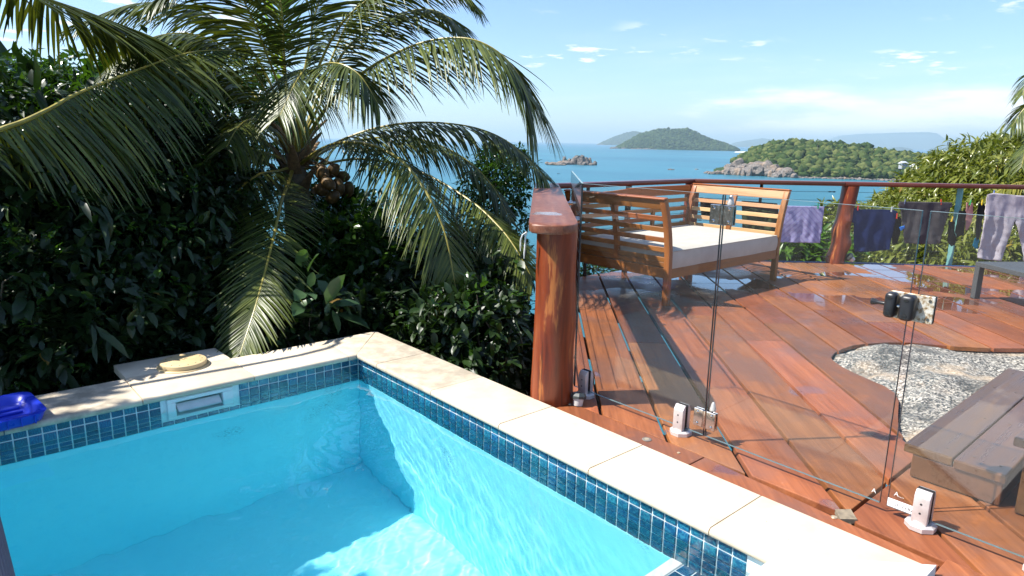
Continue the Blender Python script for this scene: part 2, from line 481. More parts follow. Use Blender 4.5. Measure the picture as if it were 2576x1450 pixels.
def wood_done(t):
    s, col, f, nrm, rough, coat, cr = t
    return s.done(s.principled(color=col, rough=s.rng(f, .3, .7, rough[0], rough[1]), normal=nrm, coat=coat, coat_rough=cr))
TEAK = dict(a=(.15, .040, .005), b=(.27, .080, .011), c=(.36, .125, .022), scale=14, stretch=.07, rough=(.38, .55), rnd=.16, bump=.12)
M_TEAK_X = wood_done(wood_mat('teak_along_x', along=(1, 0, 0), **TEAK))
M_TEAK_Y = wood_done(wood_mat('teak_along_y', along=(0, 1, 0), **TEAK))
M_TEAK_PALE = wood_done(wood_mat('sunlit_bleached_teak', (.36, .17, .07), (.52, .29, .14), (.66, .42, .24), along=(0, 1, 0), scale=14, stretch=.07, rough=(.35, .5), rnd=.12, bump=.1))  # right arm of the daybed: sun glare painted in as lighter, bleached teak
M_TEAK_Z = wood_done(wood_mat('teak_along_z', along=(0, 0, 1), **TEAK))
def m_log():
    s = Mat('varnished_log'); o = s.coords('Object', (1, 1, .09)); w = s.coords('Object')
    g = s.noise(o, 15, 6, .65, .8); fl = s.noise(s.coords('Object', (1, 1, .13), loc=(4, 2, 1)), 9, 5, .7)
    c = s.ramp(g, [(.30, (.075, .013, .004)), (.50, (.175, .030, .007)), (.70, (.26, .055, .012))])
    c = s.mix(s.rng(fl, .545, .62, 0, .75), c, (.45, .15, .032))
    knots = s.rng(s.vor(s.coords('Object', (1, 1, .8)), 3.2), .05, .14, 1, 0)
    c = s.mix(s.ma('MULTIPLY', knots, .85), c, (.07, .018, .008))
    cr = s.rng(s.noise(s.coords('Object', (1, 1, .05), loc=(1, 9, 0)), 22, 3, .5), .68, .72)
    c = s.mix(s.ma('MULTIPLY', cr, .7), c, (.05, .015, .008))
    return s.done(s.principled(color=c, rough=s.rng(fl, .5, .7, .36, .6), spec=.5, coat=.06, coat_rough=.3, normal=s.bump(s.ma('ADD', g, s.ma('MULTIPLY', knots, .8)), .35, .006)))
M_LOG = m_log()
def m_cap():
    s = Mat('weathered_rail_top'); o = s.coords('Object', (.10, 1, 1), rnd=True); w = s.coords('Object')
    g = s.noise(o, 16, 6, .65, .5); b = s.noise(w, 18, 6, .7); big = s.noise(w, 3, 3, .6)
    c = s.ramp(g, [(.3, (.11, .032, .014)), (.55, (.20, .064, .028)), (.75, (.28, .11, .055))])
    c = s.mix(s.rng(b, .45, .7, 0, .55), c, (.32, .18, .12))
    c = s.mix(s.rng(big, .60, .75, 0, .35), c, (.12, .05, .03))
    wet = s.rng(s.noise(s.coords('Object', loc=(2.2, 1, 0)), 3.2, 3, .5), .64, .67)
    return s.done(s.principled(color=c, rough=s.ma('SUBTRACT', .42, s.ma('MULTIPLY', wet, .34)), spec=.5, normal=s.bump(s.ma('ADD', g, b), .14, .003)))
M_CAP = m_cap()
M_RAIL = wood_done(wood_mat('red_rail_timber', (.07, .014, .006), (.135, .028, .010), (.20, .050, .018), along=(1, 0, 0), scale=14, stretch=.08, rough=(.22, .42), rnd=.1, bump=.1, coat=.3))
M_BENCH = wood_done(wood_mat('dark_step_timber', (.075, .030, .012), (.130, .054, .020), (.19, .085, .032), along=(1, 0, 0), scale=16, stretch=.06, rough=(.24, .42), rnd=.15, bump=.12, coat=.25))

def m_granite():
    s = Mat('speckled_granite'); w = s.coords('World', (1, 1, 1)); st = s.coords('World', (1.0, 1.0, 1.0))
    sp = s.vor(w, 90, out='Color'); cell = s.n('ShaderNodeSeparateColor'); s.l(sp, cell.inputs[0])
    fine = s.noise(w, 60, 5, .75); mid = s.noise(w, 26, 4, .7)
    c = s.ramp(cell.outputs[0], [(.10, (.05, .047, .044)), (.32, (.20, .175, .15)), (.48, (.44, .385, .325)), (.80, (.60, .54, .46))])
    c = s.mix(s.rng(fine, .42, .58, .75, 0), c, (.05, .05, .048))
    c = s.mix(s.rng(s.noise(w, 2.2, 4, .6), .50, .66, 0, .50), c, (.62, .44, .28))
    lich = s.ma('MULTIPLY', s.rng(s.noise(s.coords('World', loc=(1.7, 3.1, 0)), 1.9, 5, .65), .50, .64), s.rng(mid, .35, .55, .45, 1))
    c = s.mix(s.ma('MULTIPLY', lich, .80), c, (.045, .042, .038))
    h = s.ma('ADD', s.ma('MULTIPLY', fine, .5), mid)
    return s.done(s.principled(color=c, rough=.8, spec=.3, normal=s.bump(h, .8, .012)))
M_GRANITE = m_granite()
M_STEEL = simple('satin_steel', (.60, .55, .53), .38, .35, .10, 35, .04)
M_CHROME = simple('polished_steel', (.62, .60, .57), .12, 1.0, .25, 45, .12)
M_RUBBER = simple('black_plastic', (.018, .018, .020), .38, 0, .15, 25, .05)
M_CABLE = simple('steel_cable', (.10, .10, .11), .35, .8)
M_FABRIC = None
def m_fabric(name, c1, c2, rough=.95, scale=320, stripes=None, spec=.15, wear=None):
    s = Mat(name); o = s.coords('Object'); n = s.noise(o, 9, 4, .6); wv = s.noise(o, scale, 2, .6)
    c = s.ramp(n, [(.3, c1), (.7, c2)])
    if stripes:
        w = s.n('ShaderNodeTexWave', wave_type='BANDS', bands_direction='DIAGONAL')
        sx = s.n('ShaderNodeSeparateXYZ'); s.l(o, sx.inputs[0]); cx = s.n('ShaderNodeCombineXYZ')
        s.l(s.ma('ABSOLUTE', sx.outputs['X']), cx.inputs[0]); s.l(sx.outputs['Z'], cx.inputs[2])
        w = s.n('ShaderNodeTexWave', wave_type='BANDS', bands_direction='DIAGONAL'); s.l(cx.outputs[0], w.inputs['Vector'])
        w.inputs['Scale'].default_value = stripes[0]
        c = s.mix(s.rng(w.outputs['Fac'], .55, .85, 0, .5), c, stripes[1])
    if wear: c = s.mix(s.rng(s.noise(o, wear[0], 5, .7), .5, .75, 0, wear[1]), c, wear[2])
    p = s.principled(color=c, rough=rough, spec=spec, normal=s.bump(s.ma('ADD', wv, s.ma('MULTIPLY', n, 2)), .15, .002))
    tr = s.n('ShaderNodeBsdfTranslucent'); s.l(c, tr.inputs[0]); mx = s.n('ShaderNodeMixShader'); mx.inputs[0].default_value = .12
    s.l(p, mx.inputs[1]); s.l(tr.outputs[0], mx.inputs[2])
    return s.done(mx.outputs[0])
M_MATTRESS = m_fabric('linen_cover', (.52, .47, .41), (.60, .55, .48), wear=(4, .3, (.44, .39, .33)))
M_PIPING = m_fabric('piping_cloth', (.46, .41, .35), (.52, .47, .41))
M_TABLE = simple('charcoal_aluminium', (.075, .080, .085), .5, .2, .06, 60, .03)
def place(o, M):
    o.matrix_basis = M; return o

# ------------------------------------------------------------------ sea, terrain
SEA = -58.6
def m_sea():
    s = Mat('tropical_sea'); w = s.coords('World')
    p = s.n('ShaderNodeSeparateXYZ'); s.l(w, p.inputs[0])
    d = s.n('ShaderNodeVectorMath', operation='LENGTH'); s.l(w, d.inputs[0])
    big = s.noise(s.coords('World', (1, .35, 1), (0, 0, -.8)), .0022, 4, .6)
    c = s.ramp(big, [(.35, (.009, .105, .155)), (.65, (.026, .165, .215))])
    # shallow, greener water in the cove
    c = s.mix(s.rng(s.ma('ADD', d.outputs['Value'], s.ma('MULTIPLY', s.ma('SUBTRACT', big, .5), 900)), 700, 1250, 0.75, 0), c, (.008, .11, .135))
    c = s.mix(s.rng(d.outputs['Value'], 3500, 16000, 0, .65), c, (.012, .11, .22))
    nz = s.noise(s.coords('World', (1, .6, 1), (0, 0, .6)), .35, 6, .65); n2 = s.noise(s.coords('World', (1, .5, 1), (0, 0, .3)), .05, 5, .6)
    return s.done(s.principled(color=c, rough=.32, spec=.35, normal=s.bump(s.ma('ADD', nz, s.ma('MULTIPLY', n2, 3)), .45, .6)))
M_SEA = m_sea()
v = []; f = []
rings = [0, 150, 400, 1000, 2500, 6000, 15000, 40000, 68000]
v.append((0, 0, SEA)); NS = 72
for r in rings[1:]:
    for k in range(NS): v.append((r * math.cos(2 * PI * k / NS), r * math.sin(2 * PI * k / NS), SEA))
for k in range(NS): f.append((0, 1 + k, 1 + (k + 1) % NS))
for i in range(len(rings) - 2):
    for k in range(NS):
        a = 1 + i * NS + k; b = 1 + i * NS + (k + 1) % NS
        f.append((a, a + NS, b + NS, b))
tag(link_mesh('sea', raw_mesh('sea', v, f, M_SEA)), kind='structure')

# hillside under the house
FW = Vector((0.661, 0.750, 0)).normalized(); RT = Vector((FW.y, -FW.x, 0))
def hill_z(x, y):
    d = (Vector((x, y, 0)) - Vector((CAM.x, CAM.y, 0))).dot(FW); r = (Vector((x, y, 0)) - Vector((CAM.x, CAM.y, 0))).dot(RT)
    e = d - 4.0
    z = -1.9 - .62 * max(0, e) + noise.noise(Vector((x * .15, y * .15, 0))) * .5
    return max(z, SEA - 6)
xs = np.linspace(-60, 160, 74)
v = []; f = []
for i, d in enumerate(xs):
    for j, r in enumerate(xs - 50):
        p = Vector((CAM.x, CAM.y, 0)) + FW * float(d) + RT * float(r)
        v.append((p.x, p.y, hill_z(p.x, p.y)))
n = len(xs)
for i in range(n - 1):
    for j in range(n - 1): f.append((i * n + j, i * n + j + 1, (i + 1) * n + j + 1, (i + 1) * n + j))
def m_hill():
    s = Mat('leaf_litter'); w = s.coords('World'); a = s.noise(w, 3, 6, .7)
    return s.done(s.principled(color=s.ramp(a, [(.35, (.012, .016, .008)), (.6, (.03, .028, .014)), (.8, (.07, .055, .03))]), rough=.9, normal=s.bump(a, .8, .08)))
tag(link_mesh('hillside', raw_mesh('hillside', v, f, m_hill(), True)), kind='structure')

# ------------------------------------------------------------------ pool
WZ = -0.114; FLOOR = -1.62
PX0, PY0 = -2.02, -2.62
def slab(poly, z0, z1, noseedges, name, m, parent, r=.017):
    """paver with rounded long edge on the pool side: noseedges lists edge indices to round"""
    t = bmesh.new()
    vs0 = [t.verts.new((x, y, z0)) for x, y in poly]; vs1 = [t.verts.new((x, y, z1)) for x, y in poly]
    n = len(poly)
    t.faces.new(vs0[::-1]); t.faces.new(vs1)
    for i in range(n): t.faces.new((vs0[i], vs0[(i + 1) % n], vs1[(i + 1) % n], vs1[i]))
    t.edges.ensure_lookup_table()
    es = []
    for i in noseedges:
        for V in (vs0, vs1):
            es.append(t.edges.get((V[i], V[(i + 1) % n])))
    other = [t.edges.get((vs1[i], vs1[(i + 1) % n])) for i in range(n) if i not in noseedges]
    bmesh.ops.bevel(t, geom=es, offset=r, segments=4, affect='EDGES', profile=.5, clamp_overlap=True)
    other = [e for e in t.edges if e.is_valid and abs(e.verts[0].co.z - z1) < 1e-5 and abs(e.verts[1].co.z - z1) < 1e-5 and len(e.link_faces) == 2 and e.calc_face_angle(0) > 1.2]
    bmesh.ops.bevel(t, geom=other, offset=.003, segments=2, affect='EDGES', profile=.5, clamp_overlap=True)
    mb = MB(); mb.bm(t, smooth=True)
    return mb.build(name, m, parent)
coping = thing('pool_coping', (0, 0, 0), kind='structure')
G = .0025
# right run
ys = [-.25, -.863, -1.474, -2.095, -2.712]
right = [(0, G, .385), ]
yr = ys
slab([(0, yr[0] + G), (.385, yr[0] + G), (.385, .415), (.0, .004)], -.038, 0, [3], 'coping_stone', M_COPING, coping)
for a, b in zip(yr[:-1], yr[1:]):
    dz = random.uniform(-.001, .001)
    slab([(0, b + G), (.385 + random.uniform(-.003, .003), b + G), (.385, a - G), (0, a - G)], -.038 + dz, dz, [3], 'coping_stone', M_COPING, coping)
slab([(0, -2.962), (.385, -3.347), (.385, yr[-1] - G), (0, yr[-1] - G)], -.038, 0, [3], 'coping_stone', M_COPING, coping)
# far run
xj = [-.062, -.690, -1.303, -1.918, -2.53]
slab([(xj[0] + G, 0), (-.004, 0), (.381, .42), (xj[0] + .03 + G, .42)], -.038, 0, [0], 'coping_stone', M_COPING, coping)
for a, b in zip(xj[:-1], xj[1:]):
    dz = random.uniform(-.001, .001)
    a2 = a + (.03 if a == xj[0] else 0)
    slab([(b + G, 0), (a - G, 0), (a2 - G, .42), (b + G, .42)], -.038 + dz, dz, [0], 'coping_stone', M_COPING, coping)
slab([(-1.294, .426), (-.682, .426), (-.686, .72), (-1.296, .735)], -.046, 0, [], 'coping_stone', M_COPING, coping)
# near run (paler paint, with the sun's glare put into its white) and left run
slab([(-.62, -2.965), (-.62, -3.36), (.39, -3.36), (.002, -2.965)][::-1], -.032, .016, [3], 'coping_stone', M_WHITE_STONE, coping, r=.016)
slab([(-1.25, -2.965), (-1.25, -3.36), (-.625, -3.36), (-.625, -2.965)][::-1], -.034, .012, [3], 'coping_stone', M_WHITE_STONE, coping, r=.016)
slab([(-2.5, -2.965), (-2.5, -3.36), (-1.255, -3.36), (-1.255, -2.965)][::-1], -.034, .012, [3], 'coping_stone', M_WHITE_STONE, coping, r=.016)
for a, b in ((-.005, -.9), (-.905, -1.8), (-1.805, -2.96)):
    slab([(-2.53, b), (-2.075, b), (-2.075, a), (-2.53, a)], -.038, -.001, [1], 'coping_stone', M_COPING, coping)

# shell
T = .006   # tiles stand proud by this
def sbox(name, a, b, m):
    return tag(MB().box(a, b).build(name, m), kind='structure')
band_b = -.3235
wall_r = sbox('pool_wall', (.026, -2.95, band_b), (.30, .35, -.039), M_GROUT)
sk = (-1.182, -.816, -.246)   # skimmer opening x0 x1 z0
mb = MB()
mb.box((-2.40, .026, band_b), (sk[0], .34, -.039)).box((sk[1], .026, band_b), (.024, .34, -.039)).box((sk[0] + .0002, .026, band_b), (sk[1] - .0002, .34, sk[2]))
wall_f = tag(mb.build('pool_wall', M_GROUT), kind='structure')
wall_l = sbox('pool_wall', (-2.38, -2.95, band_b), (-2.046, .024, -.039), M_GROUT)
wall_n = sbox('pool_wall', (-2.04, -3.3, -.3), (.024, -2.945, -.040), M_GROUT)
mb = MB()
mb.box((.02, -3.0, FLOOR - .1), (.30, .34, band_b - .001)).box((-2.38, .02, FLOOR - .1), (.018, .34, band_b - .001))
mb.box((-2.38, -3.0, FLOOR - .1), (-2.04, .018, band_b - .001)).box((-2.038, -3.3, FLOOR - .1), (.018, -2.60, band_b - .001))
mb.box((-2.038, -2.598, FLOOR - .1), (.018, .018, FLOOR))
tag(mb.build('pool_shell', M_PLASTER), kind='structure')
# step: tiled ledge with white nosing just under the surface
ledge = tag(MB().box((-2.038, -2.944, band_b), (.0255, -2.600, -.3165)).build('pool_step', M_GROUT), kind='structure')
nose = MB()
nose.box((-2.03, -2.600, -.352), (.022, -2.545, -.3075), bevel=.008)
nose.build('step_nosing', M_WHITE_STONE, ledge)

# one tile, pillow edged; shared mesh in three orientations
def tile_mesh(axis):
    s_ = .0274; q = .0240; h = T
    base = [(-s_, -s_, 0), (s_, -s_, 0), (s_, s_, 0), (-s_, s_, 0)]
    mid = [(-s_, -s_, h * .55), (s_, -s_, h * .55), (s_, s_, h * .55), (-s_, s_, h * .55)]
    top = [(-q, -q, h), (q, -q, h), (q, q, h), (-q, q, h)]
    V = base + mid + top + [(0, 0, h * 1.12)]
    Fc = [(i, (i + 1) % 4, (i + 1) % 4 + 4, i + 4) for i in range(4)] + [(i + 4, (i + 1) % 4 + 4, (i + 1) % 4 + 8, i + 8) for i in range(4)] + [(8 + i, 8 + (i + 1) % 4, 12) for i in range(4)]
    if axis == '-x': V = [(-z, x, y) for x, y, z in V]; Fc = [f_[::-1] for f_ in Fc]
    if axis == '+x': V = [(z, x, y) for x, y, z in V]
    if axis == '-y': V = [(x, -z, y) for x, y, z in V]
    me = raw_mesh('tile', V, Fc, M_TILE)
    return me
TM = {a: tile_mesh(a) for a in ('-x', '-y', '+z')}
P_ = .0615
def lay(parent, me, p, extra=None):
    o = bpy.data.objects.new('tile', me); COL.objects.link(o); o.parent = parent
    o.location = p
    j = random.uniform
    o.rotation_euler = (j(-.018, .018), j(-.018, .018), j(-.018, .018))
    if extra: o.scale = extra
    return o
rows = [-.0165 - P_ * (k + .5) for k in range(5)]
for k in range(47):
    y = .026 - P_ * (k + .5)
    if y < -2.94: break
    for z in rows: lay(wall_r, TM['-x'], (.0262, y, z))
for k in range(34):
    x = .026 - P_ * (k + .62) + .0
    if x < -2.05: continue
    for z in rows:
        if sk[0] - .02 < x < sk[1] + .02 and z > sk[2] - .02: continue
        lay(wall_f, TM['-y'], (x, .0262, z))
for i in range(14):
    for j in range(5):
        lay(ledge, TM['+z'], (.024 - P_ * (i + .5), -2.632 - P_ * j, -.3163))

# water surface
nx, ny = 330, 470
X, Y = np.meshgrid(np.linspace(-2.046, .0262, nx), np.linspace(-2.9445, .0262, ny), indexing='ij')
Z = np.zeros_like(X); rr = np.random.RandomState(5)
for i in range(90):
    lam = rr.uniform(.035, .30); k = 2 * np.pi / lam; th = rr.normal(2.4, .9)
    Z += lam * .00042 * np.sin(k * (np.cos(th) * X + np.sin(th) * Y) + rr.uniform(0, 6.28))
for i in range(14):
    lam = rr.uniform(.30, .85); k = 2 * np.pi / lam; th = rr.normal(2.2, 1.0)
    Z += lam * .0009 * np.sin(k * (np.cos(th) * X + np.sin(th) * Y) + rr.uniform(0, 6.28))
env = .7 + .6 * np.sin(X * 2.1 + 1.0) * np.cos(Y * 1.7 + .4)
Z *= np.clip(env, .35, 1.3)
idx = np.arange(nx * ny).reshape(nx, ny)
fq = np.stack([idx[:-1, :-1], idx[1:, :-1], idx[1:, 1:], idx[:-1, 1:]], -1).reshape(-1, 4)
water = link_mesh('pool_water', raw_mesh('pool_water', np.stack([X, Y, Z + WZ], -1).reshape(-1, 3), fq, M_WATER, True))
tag(water, kind='structure'); water.cycles.is_caustics_caster = True

# skimmer in the far wall
skm = thing('pool_skimmer', (-1.0, .03, -.12), 'white plastic skimmer inlet set in the blue tiles under the lidded slab', 'skimmer')
M_WPL = simple('white_plastic', (.74, .76, .76), .35, 0, .05, 20, .02)
x0, x1, zb = sk; zt = -.040
mb = MB()
mb.box((x0, .012, zt - .024), (x1, .05, zt), bevel=.004).box((x0, .012, zb), (x1, .05, zb + .048), bevel=.004)
mb.box((x0, .0125, zb + .047), (x0 + .047, .0495, zt - .023), bevel=.004).box((x1 - .062, .0125, zb + .047), (x1, .0495, zt - .023), bevel=.004)
mb.build('frame', M_WPL, skm)
mb = MB()
mb.box((x0 + .03, .05, zb + .03), (x0 + .046, .30, zt - .008)).box((x1 - .061, .05, zb + .03), (x1 - .045, .30, zt - .008))
mb.box((x0 + .047, .05, zb + .03), (x1 - .062, .30, zb + .046)).box((x0 + .047, .28, zb + .047), (x1 - .062, .30, zt - .03)).box((x0 + .047, .05, zt - .022), (x1 - .062, .30, zt - .008))
mb.build('throat', M_WPL, skm)
mb = MB(); mb.box((x0 + .055, 0, -.072), (x1 - .072, .008, .0), M=Matrix.Translation((0, .052, -.085)) @ Matrix.Rotation(math.radians(-58), 4, 'X'), bevel=.002)
fl = mb.build('flap', M_WPL, skm)

lid = thing('skimmer_lid', (-.962, .455, 0), 'round beige plastic lid with a ring of screw holes on the back slab', 'lid')
M_BEIGE = simple('beige_plastic', (.62, .47, .25), .5, 0, .06, 12, .03)
Ml = Matrix.Translation((-.962, .455, 0)) @ Matrix.Rotation(.012, 4, 'X')
MB().lathe([(.152, .001), (.152, .006), (.148, .010)], 40, Ml).build('rim', M_BEIGE, lid)
MB().lathe([(.128, .010), (.134, .012), (.135, .030), (.133, .036), (.128, .0385)], 48, Ml).build('cover', M_BEIGE, lid)
for k in range(14):
    a = 2 * PI * k / 14 + .2
    MB().lathe([(.0034, .0386), (.0034, .0396)], 8, Ml @ Matrix.Translation((.108 * math.cos(a), .108 * math.sin(a), 0))).build('screw_hole', M_RUBBER, lid)
for k, (u, w_) in enumerate(((-.020, .014), (.004, .010), (.020, .020), (-.004, .028))):
    MB().box((u - .010, w_ - .0015, .0386), (u + .008, w_ + .0015, .0394), Ml).build('embossed_mark', M_RUBBER, lid)

# blue tray on the coping, left
M_BLUE = simple('blue_plastic', (.018, .045, .52), .30, 0, .12, 8, .04)
tray = thing('plastic_tray', (-1.93, .14, 0), 'blue plastic tray lying on the coping at the left edge', 'tray')
def rrect(w, d, r, n=5):
    pts = []
    for cx, cy, a0 in ((w - r, d - r, 0), (-w + r, d - r, 90), (-w + r, -d + r, 180), (w - r, -d + r, 270)):
        for i in range(n + 1):
            a = math.radians(a0 + 90 * i / n); pts.append((cx + r * math.cos(a), cy + r * math.sin(a)))
    return pts
def loft(mb, rings, close=True):
    n = len(rings[0]); b = [p for r in rings for p in r]; fs = []
    for i in range(len(rings) - 1):
        for k in range(n): fs.append((i * n + k, i * n + (k + 1) % n, (i + 1) * n + (k + 1) % n, (i + 1) * n + k))
    fs.append(tuple(range(n - 1, -1, -1))); fs.append(tuple(range((len(rings) - 1) * n, len(rings) * n)))
    return mb.add(b, fs, True)
Mt = Matrix.Translation((-1.955, .128, .001)) @ Matrix.Rotation(math.radians(6), 4, 'Z')
def ring(w, d, r, z): return [Mt @ Vector((x, y, z)) for x, y in rrect(w, d, r)]
mb = MB()
loft(mb, [ring(.165, .165, .05, 0), ring(.185, .185, .06, .012), ring(.200, .202, .065, .052), ring(.205, .207, .065, .060), ring(.196, .198, .06, .062), ring(.172, .172, .05, .058), ring(.150, .150, .045, .022), ring(.146, .146, .04, .018)])
mb.build('shell', M_BLUE, tray, sharp=50)
for k in range(3):
    mb = MB(); mb.box((-.12, -.09 + k * .07, .019), (.13, -.082 + k * .07, .032), Mt, bevel=.003); mb.build('rib', M_BLUE, tray)
for k in range(6):
    x = -.14 + k * .056
    mb = MB(); mb.box((x, -.209, .014), (x + .004, -.196, .052), Mt); mb.build('side_rib', M_BLUE, tray)

# grey ribbed edging tube along the left coping
tb = MB(); nrib = 26
prof = lambda a, z: 1 + .035 * math.cos(nrib * a)
for_v = []; fs = []; NSG = nrib * 4
tube = thing('edging_tube', (-2.035, -1.6, .0), 'grey ribbed tube lying along the pool at the left edge of view', 'tube')
for i, y in enumerate((-.60, -.605, -3.0)):
    for k in range(NSG):
        a = 2 * PI * k / NSG; r = (.029 if i else .024) * prof(a, 0)
        for_v.append((-2.044 + r * math.cos(a), y, .026 + r * math.sin(a)))
for i in range(2):
    for k in range(NSG): fs.append((i * NSG + k, i * NSG + (k + 1) % NSG, (i + 1) * NSG + (k + 1) % NSG, (i + 1) * NSG + k))
fs.append(tuple(range(NSG)))
tb.add(for_v, fs, True); tb.build('sleeve', simple('grey_foam', (.17, .155, .17), .75, 0, .1, 30, .1), tube)

for o in list(scene.objects):
    if o.name.split('.')[0] in ('pool_shell', 'pool_wall', 'pool_step', 'step_nosing'): o.cycles.is_caustics_receiver = True
for o in list(scene.objects):
    if o.name.startswith('tile') and o.type == 'MESH': o.cycles.is_caustics_receiver = True
# ------------------------------------------------------------------ deck
ZD = -.025
UX, UY = math.cos(math.radians(46.2)), math.sin(math.radians(46.2))
def uv(p): return (p[0] * UX + p[1] * UY, -p[0] * UY + p[1] * UX)
def xy(u, v): return (u * UX - v * UY, u * UY + v * UX)
def clip(poly, nx_, ny_, c):
    """keep nx*x+ny*y<=c"""
    out = []
    for i in range(len(poly)):
        p, q = poly[i], poly[(i + 1) % len(poly)]
        dp = nx_ * p[0] + ny_ * p[1] - c; dq = nx_ * q[0] + ny_ * q[1] - c
        if dp <= 0: out.append(p)
        if (dp < 0 < dq) or (dq < 0 < dp):
            t = dp / (dp - dq); out.append((p[0] + (q[0] - p[0]) * t, p[1] + (q[1] - p[1]) * t))
    return out
R1, R2, R3, R4, R5 = (.52, -1.28), (2.83, 1.10), (5.18, 1.02), (6.62, -.23), (9.9, -3.2)
outer = [(.558, -2.985), (.558, -1.36), (.62, -1.19), (2.80, 1.04), (5.18, .98), (9.9, -3.7), (9.9, -2.985)]
outer = [(.558, -2.985), (.558, -1.30), R1 and (.60, -1.22), (2.80, 1.05), (5.20, 1.0), (6.84, -.44), (8.24, -1.90), (9.3, -2.985)]
outer2 = [(.53, -2.998), (9.3, -2.998), (11.2, -5.2), (.43, -5.2)]
hole = [(2.593, -2.016), (2.72, -1.985), (2.856, -1.975), (3.02, -1.985), (3.159, -2.032), (3.33, -2.12), (3.465, -2.23), (3.619, -2.479), (3.78, -2.66), (3.99, -2.83),
        (4.4, -3.25), (4.6, -3.9), (3.4, -4.6), (2.0, -4.3), (1.45, -3.5), (1.42, -3.02), (1.50, -2.885), (1.629, -2.80), (1.85, -2.72), (2.07, -2.645), (2.20, -2.575),
        (2.275, -2.49), (2.305, -2.42), (2.376, -2.268), (2.45, -2.15), (2.53, -2.06)]
deck = thing('deck', (0, 0, 0), kind='structure')
ct = MB().prism(hole[::-1] if sum(hole[i - 1][0] * hole[i][1] - hole[i][0] * hole[i - 1][1] for i in range(len(hole))) < 0 else hole, -.3, .3)
cutter = ct.build('cutter', M_JOIST)
boards = []
def board(poly, zt=ZD, th=.030):
    t = bmesh.new()
    cx = sum(p[0] for p in poly) / len(poly); cy = sum(p[1] for p in poly) / len(poly)
    a = [t.verts.new((x, y, zt - th)) for x, y in poly]; b = [t.verts.new((x, y, zt)) for x, y in poly]
    n = len(poly); t.faces.new(a[::-1]); t.faces.new(b)
    for i in range(n): t.faces.new((a[i], a[(i + 1) % n], b[(i + 1) % n], b[i]))
    es = [e for e in t.edges if e.verts[0].co.z > zt - .001 and e.verts[1].co.z > zt - .001]
    bmesh.ops.bevel(t, geom=es, offset=.004, segments=2, affect='EDGES', profile=.5, clamp_overlap=True)
    bmesh.ops.recalc_face_normals(t, faces=t.faces[:])
    mb = MB().bm(t)
    o = mb.build('board', M_DECK, deck); boards.append((o, poly)); return o
def area(p): return abs(sum(p[i][0] * p[(i + 1) % len(p)][1] - p[(i + 1) % len(p)][0] * p[i][1] for i in range(len(p)))) / 2
PITCH = .303; V0 = -1.567
cutter_eval = None
rb = random.Random(4)
for region, jz in ((outer, 0), (outer2, -.002)):
    for k in range(-10, 26):
        va = V0 - PITCH * (k - 1); vb = va - PITCH
        gap = .017 + rb.uniform(0, .009)
        p = clip(region, -UY, UX, va - gap / 2); p = clip(p, UY, -UX, -(vb + gap / 2)) if len(p) > 2 else p
        if len(p) < 3: continue
        us = [uv(q)[0] for q in p]; lo, hi = min(us), max(us)
        # long runs are two boards butted end to end
        cuts = [lo - 1, hi + 1]
        if hi - lo > 3.4: cuts = [lo - 1, lo + (hi - lo) * rb.uniform(.35, .65), hi + 1]
        for c0, c1 in zip(cuts[:-1], cuts[1:]):
            q = clip(p, UX, UY, c1 - .002); q = clip(q, -UX, -UY, -(c0 + .002)) if len(q) > 2 else q
            if len(q) < 3 or area(q) < .002: continue
            board(q, ZD + jz + rb.uniform(-.0015, .0015))
# cut the boulder's opening out of the boards that reach it
def near_hole(poly):
    xs_ = [p[0] for p in poly]; ys_ = [p[1] for p in poly]
    return not (max(xs_) < 1.3 or min(xs_) > 4.7 or min(ys_) > -1.9 or max(ys_) < -4.7)
for o, poly in boards:
    if near_hole(poly):
        md = o.modifiers.new('b', 'BOOLEAN'); md.object = cutter; md.operation = 'DIFFERENCE'; md.solver = 'EXACT'
dg = bpy.context.evaluated_depsgraph_get()
kill = []
for o, poly in boards:
    if o.modifiers:
        me = bpy.data.meshes.new_from_object(o.evaluated_get(dg)); o.modifiers.clear(); o.data = me
        if len(me.polygons) == 0: kill.append(o)
for o in kill: bpy.data.objects.remove(o)
bpy.data.objects.remove(cutter)
# border plank along the coping, in three lengths
for a, b in ((-1.46, -2.33), (-2.335, -3.35), (-3.355, -5.0)):
    w0 = .552 if a > -2.9 else .53
    board([(.392, b), (w0 if b > -2.9 else .47 + .03 * (b < -4), b), (w0, a), (.392, a)], ZD + .001)
# facia boards at the deck edge, joists below
def facia(p, q, z0=-.30, z1=-.055, t=.03, name='facia_board'):
    d = Vector((q[0] - p[0], q[1] - p[1], 0)); M = frame((p[0], p[1], 0), d)
    o = MB().box((0, 0, z0), (d.length, t, z1)).build(name, M_RAIL, deck); return place(o, M)
for p, q in zip(outer[2:-1], outer[3:]): facia(q, p)
M_BLUEPAINT = simple('blue_painted_edge', (.03, .10, .28), .35)
for p, q in zip(outer[4:-1], outer[5:]):
    d_ = Vector((p[0] - q[0], p[1] - q[1], 0)); e_ = MB().box((0, -.022, -.06), (d_.length, -.003, -.016)).build('edge_trim', M_BLUEPAINT, deck); place(e_, frame((q[0], q[1], 0), d_))
def joist(x, y0, y1):
    MB().box((x, y0, -.20), (x + .05, y1, -.0575)).build('joist', M_JOIST, deck)
for k in range(9):
    x = .62 + k * 1.0
    if 1.2 < x < 4.7:
        joist(x, -1.9, min(.95, -1.22 + (x - .6) * 1.0)); continue
    joist(x, -2.9, min(.95, -1.3 + (x - .6) * 1.0, .9 - (x - 5.3) * 1.0))
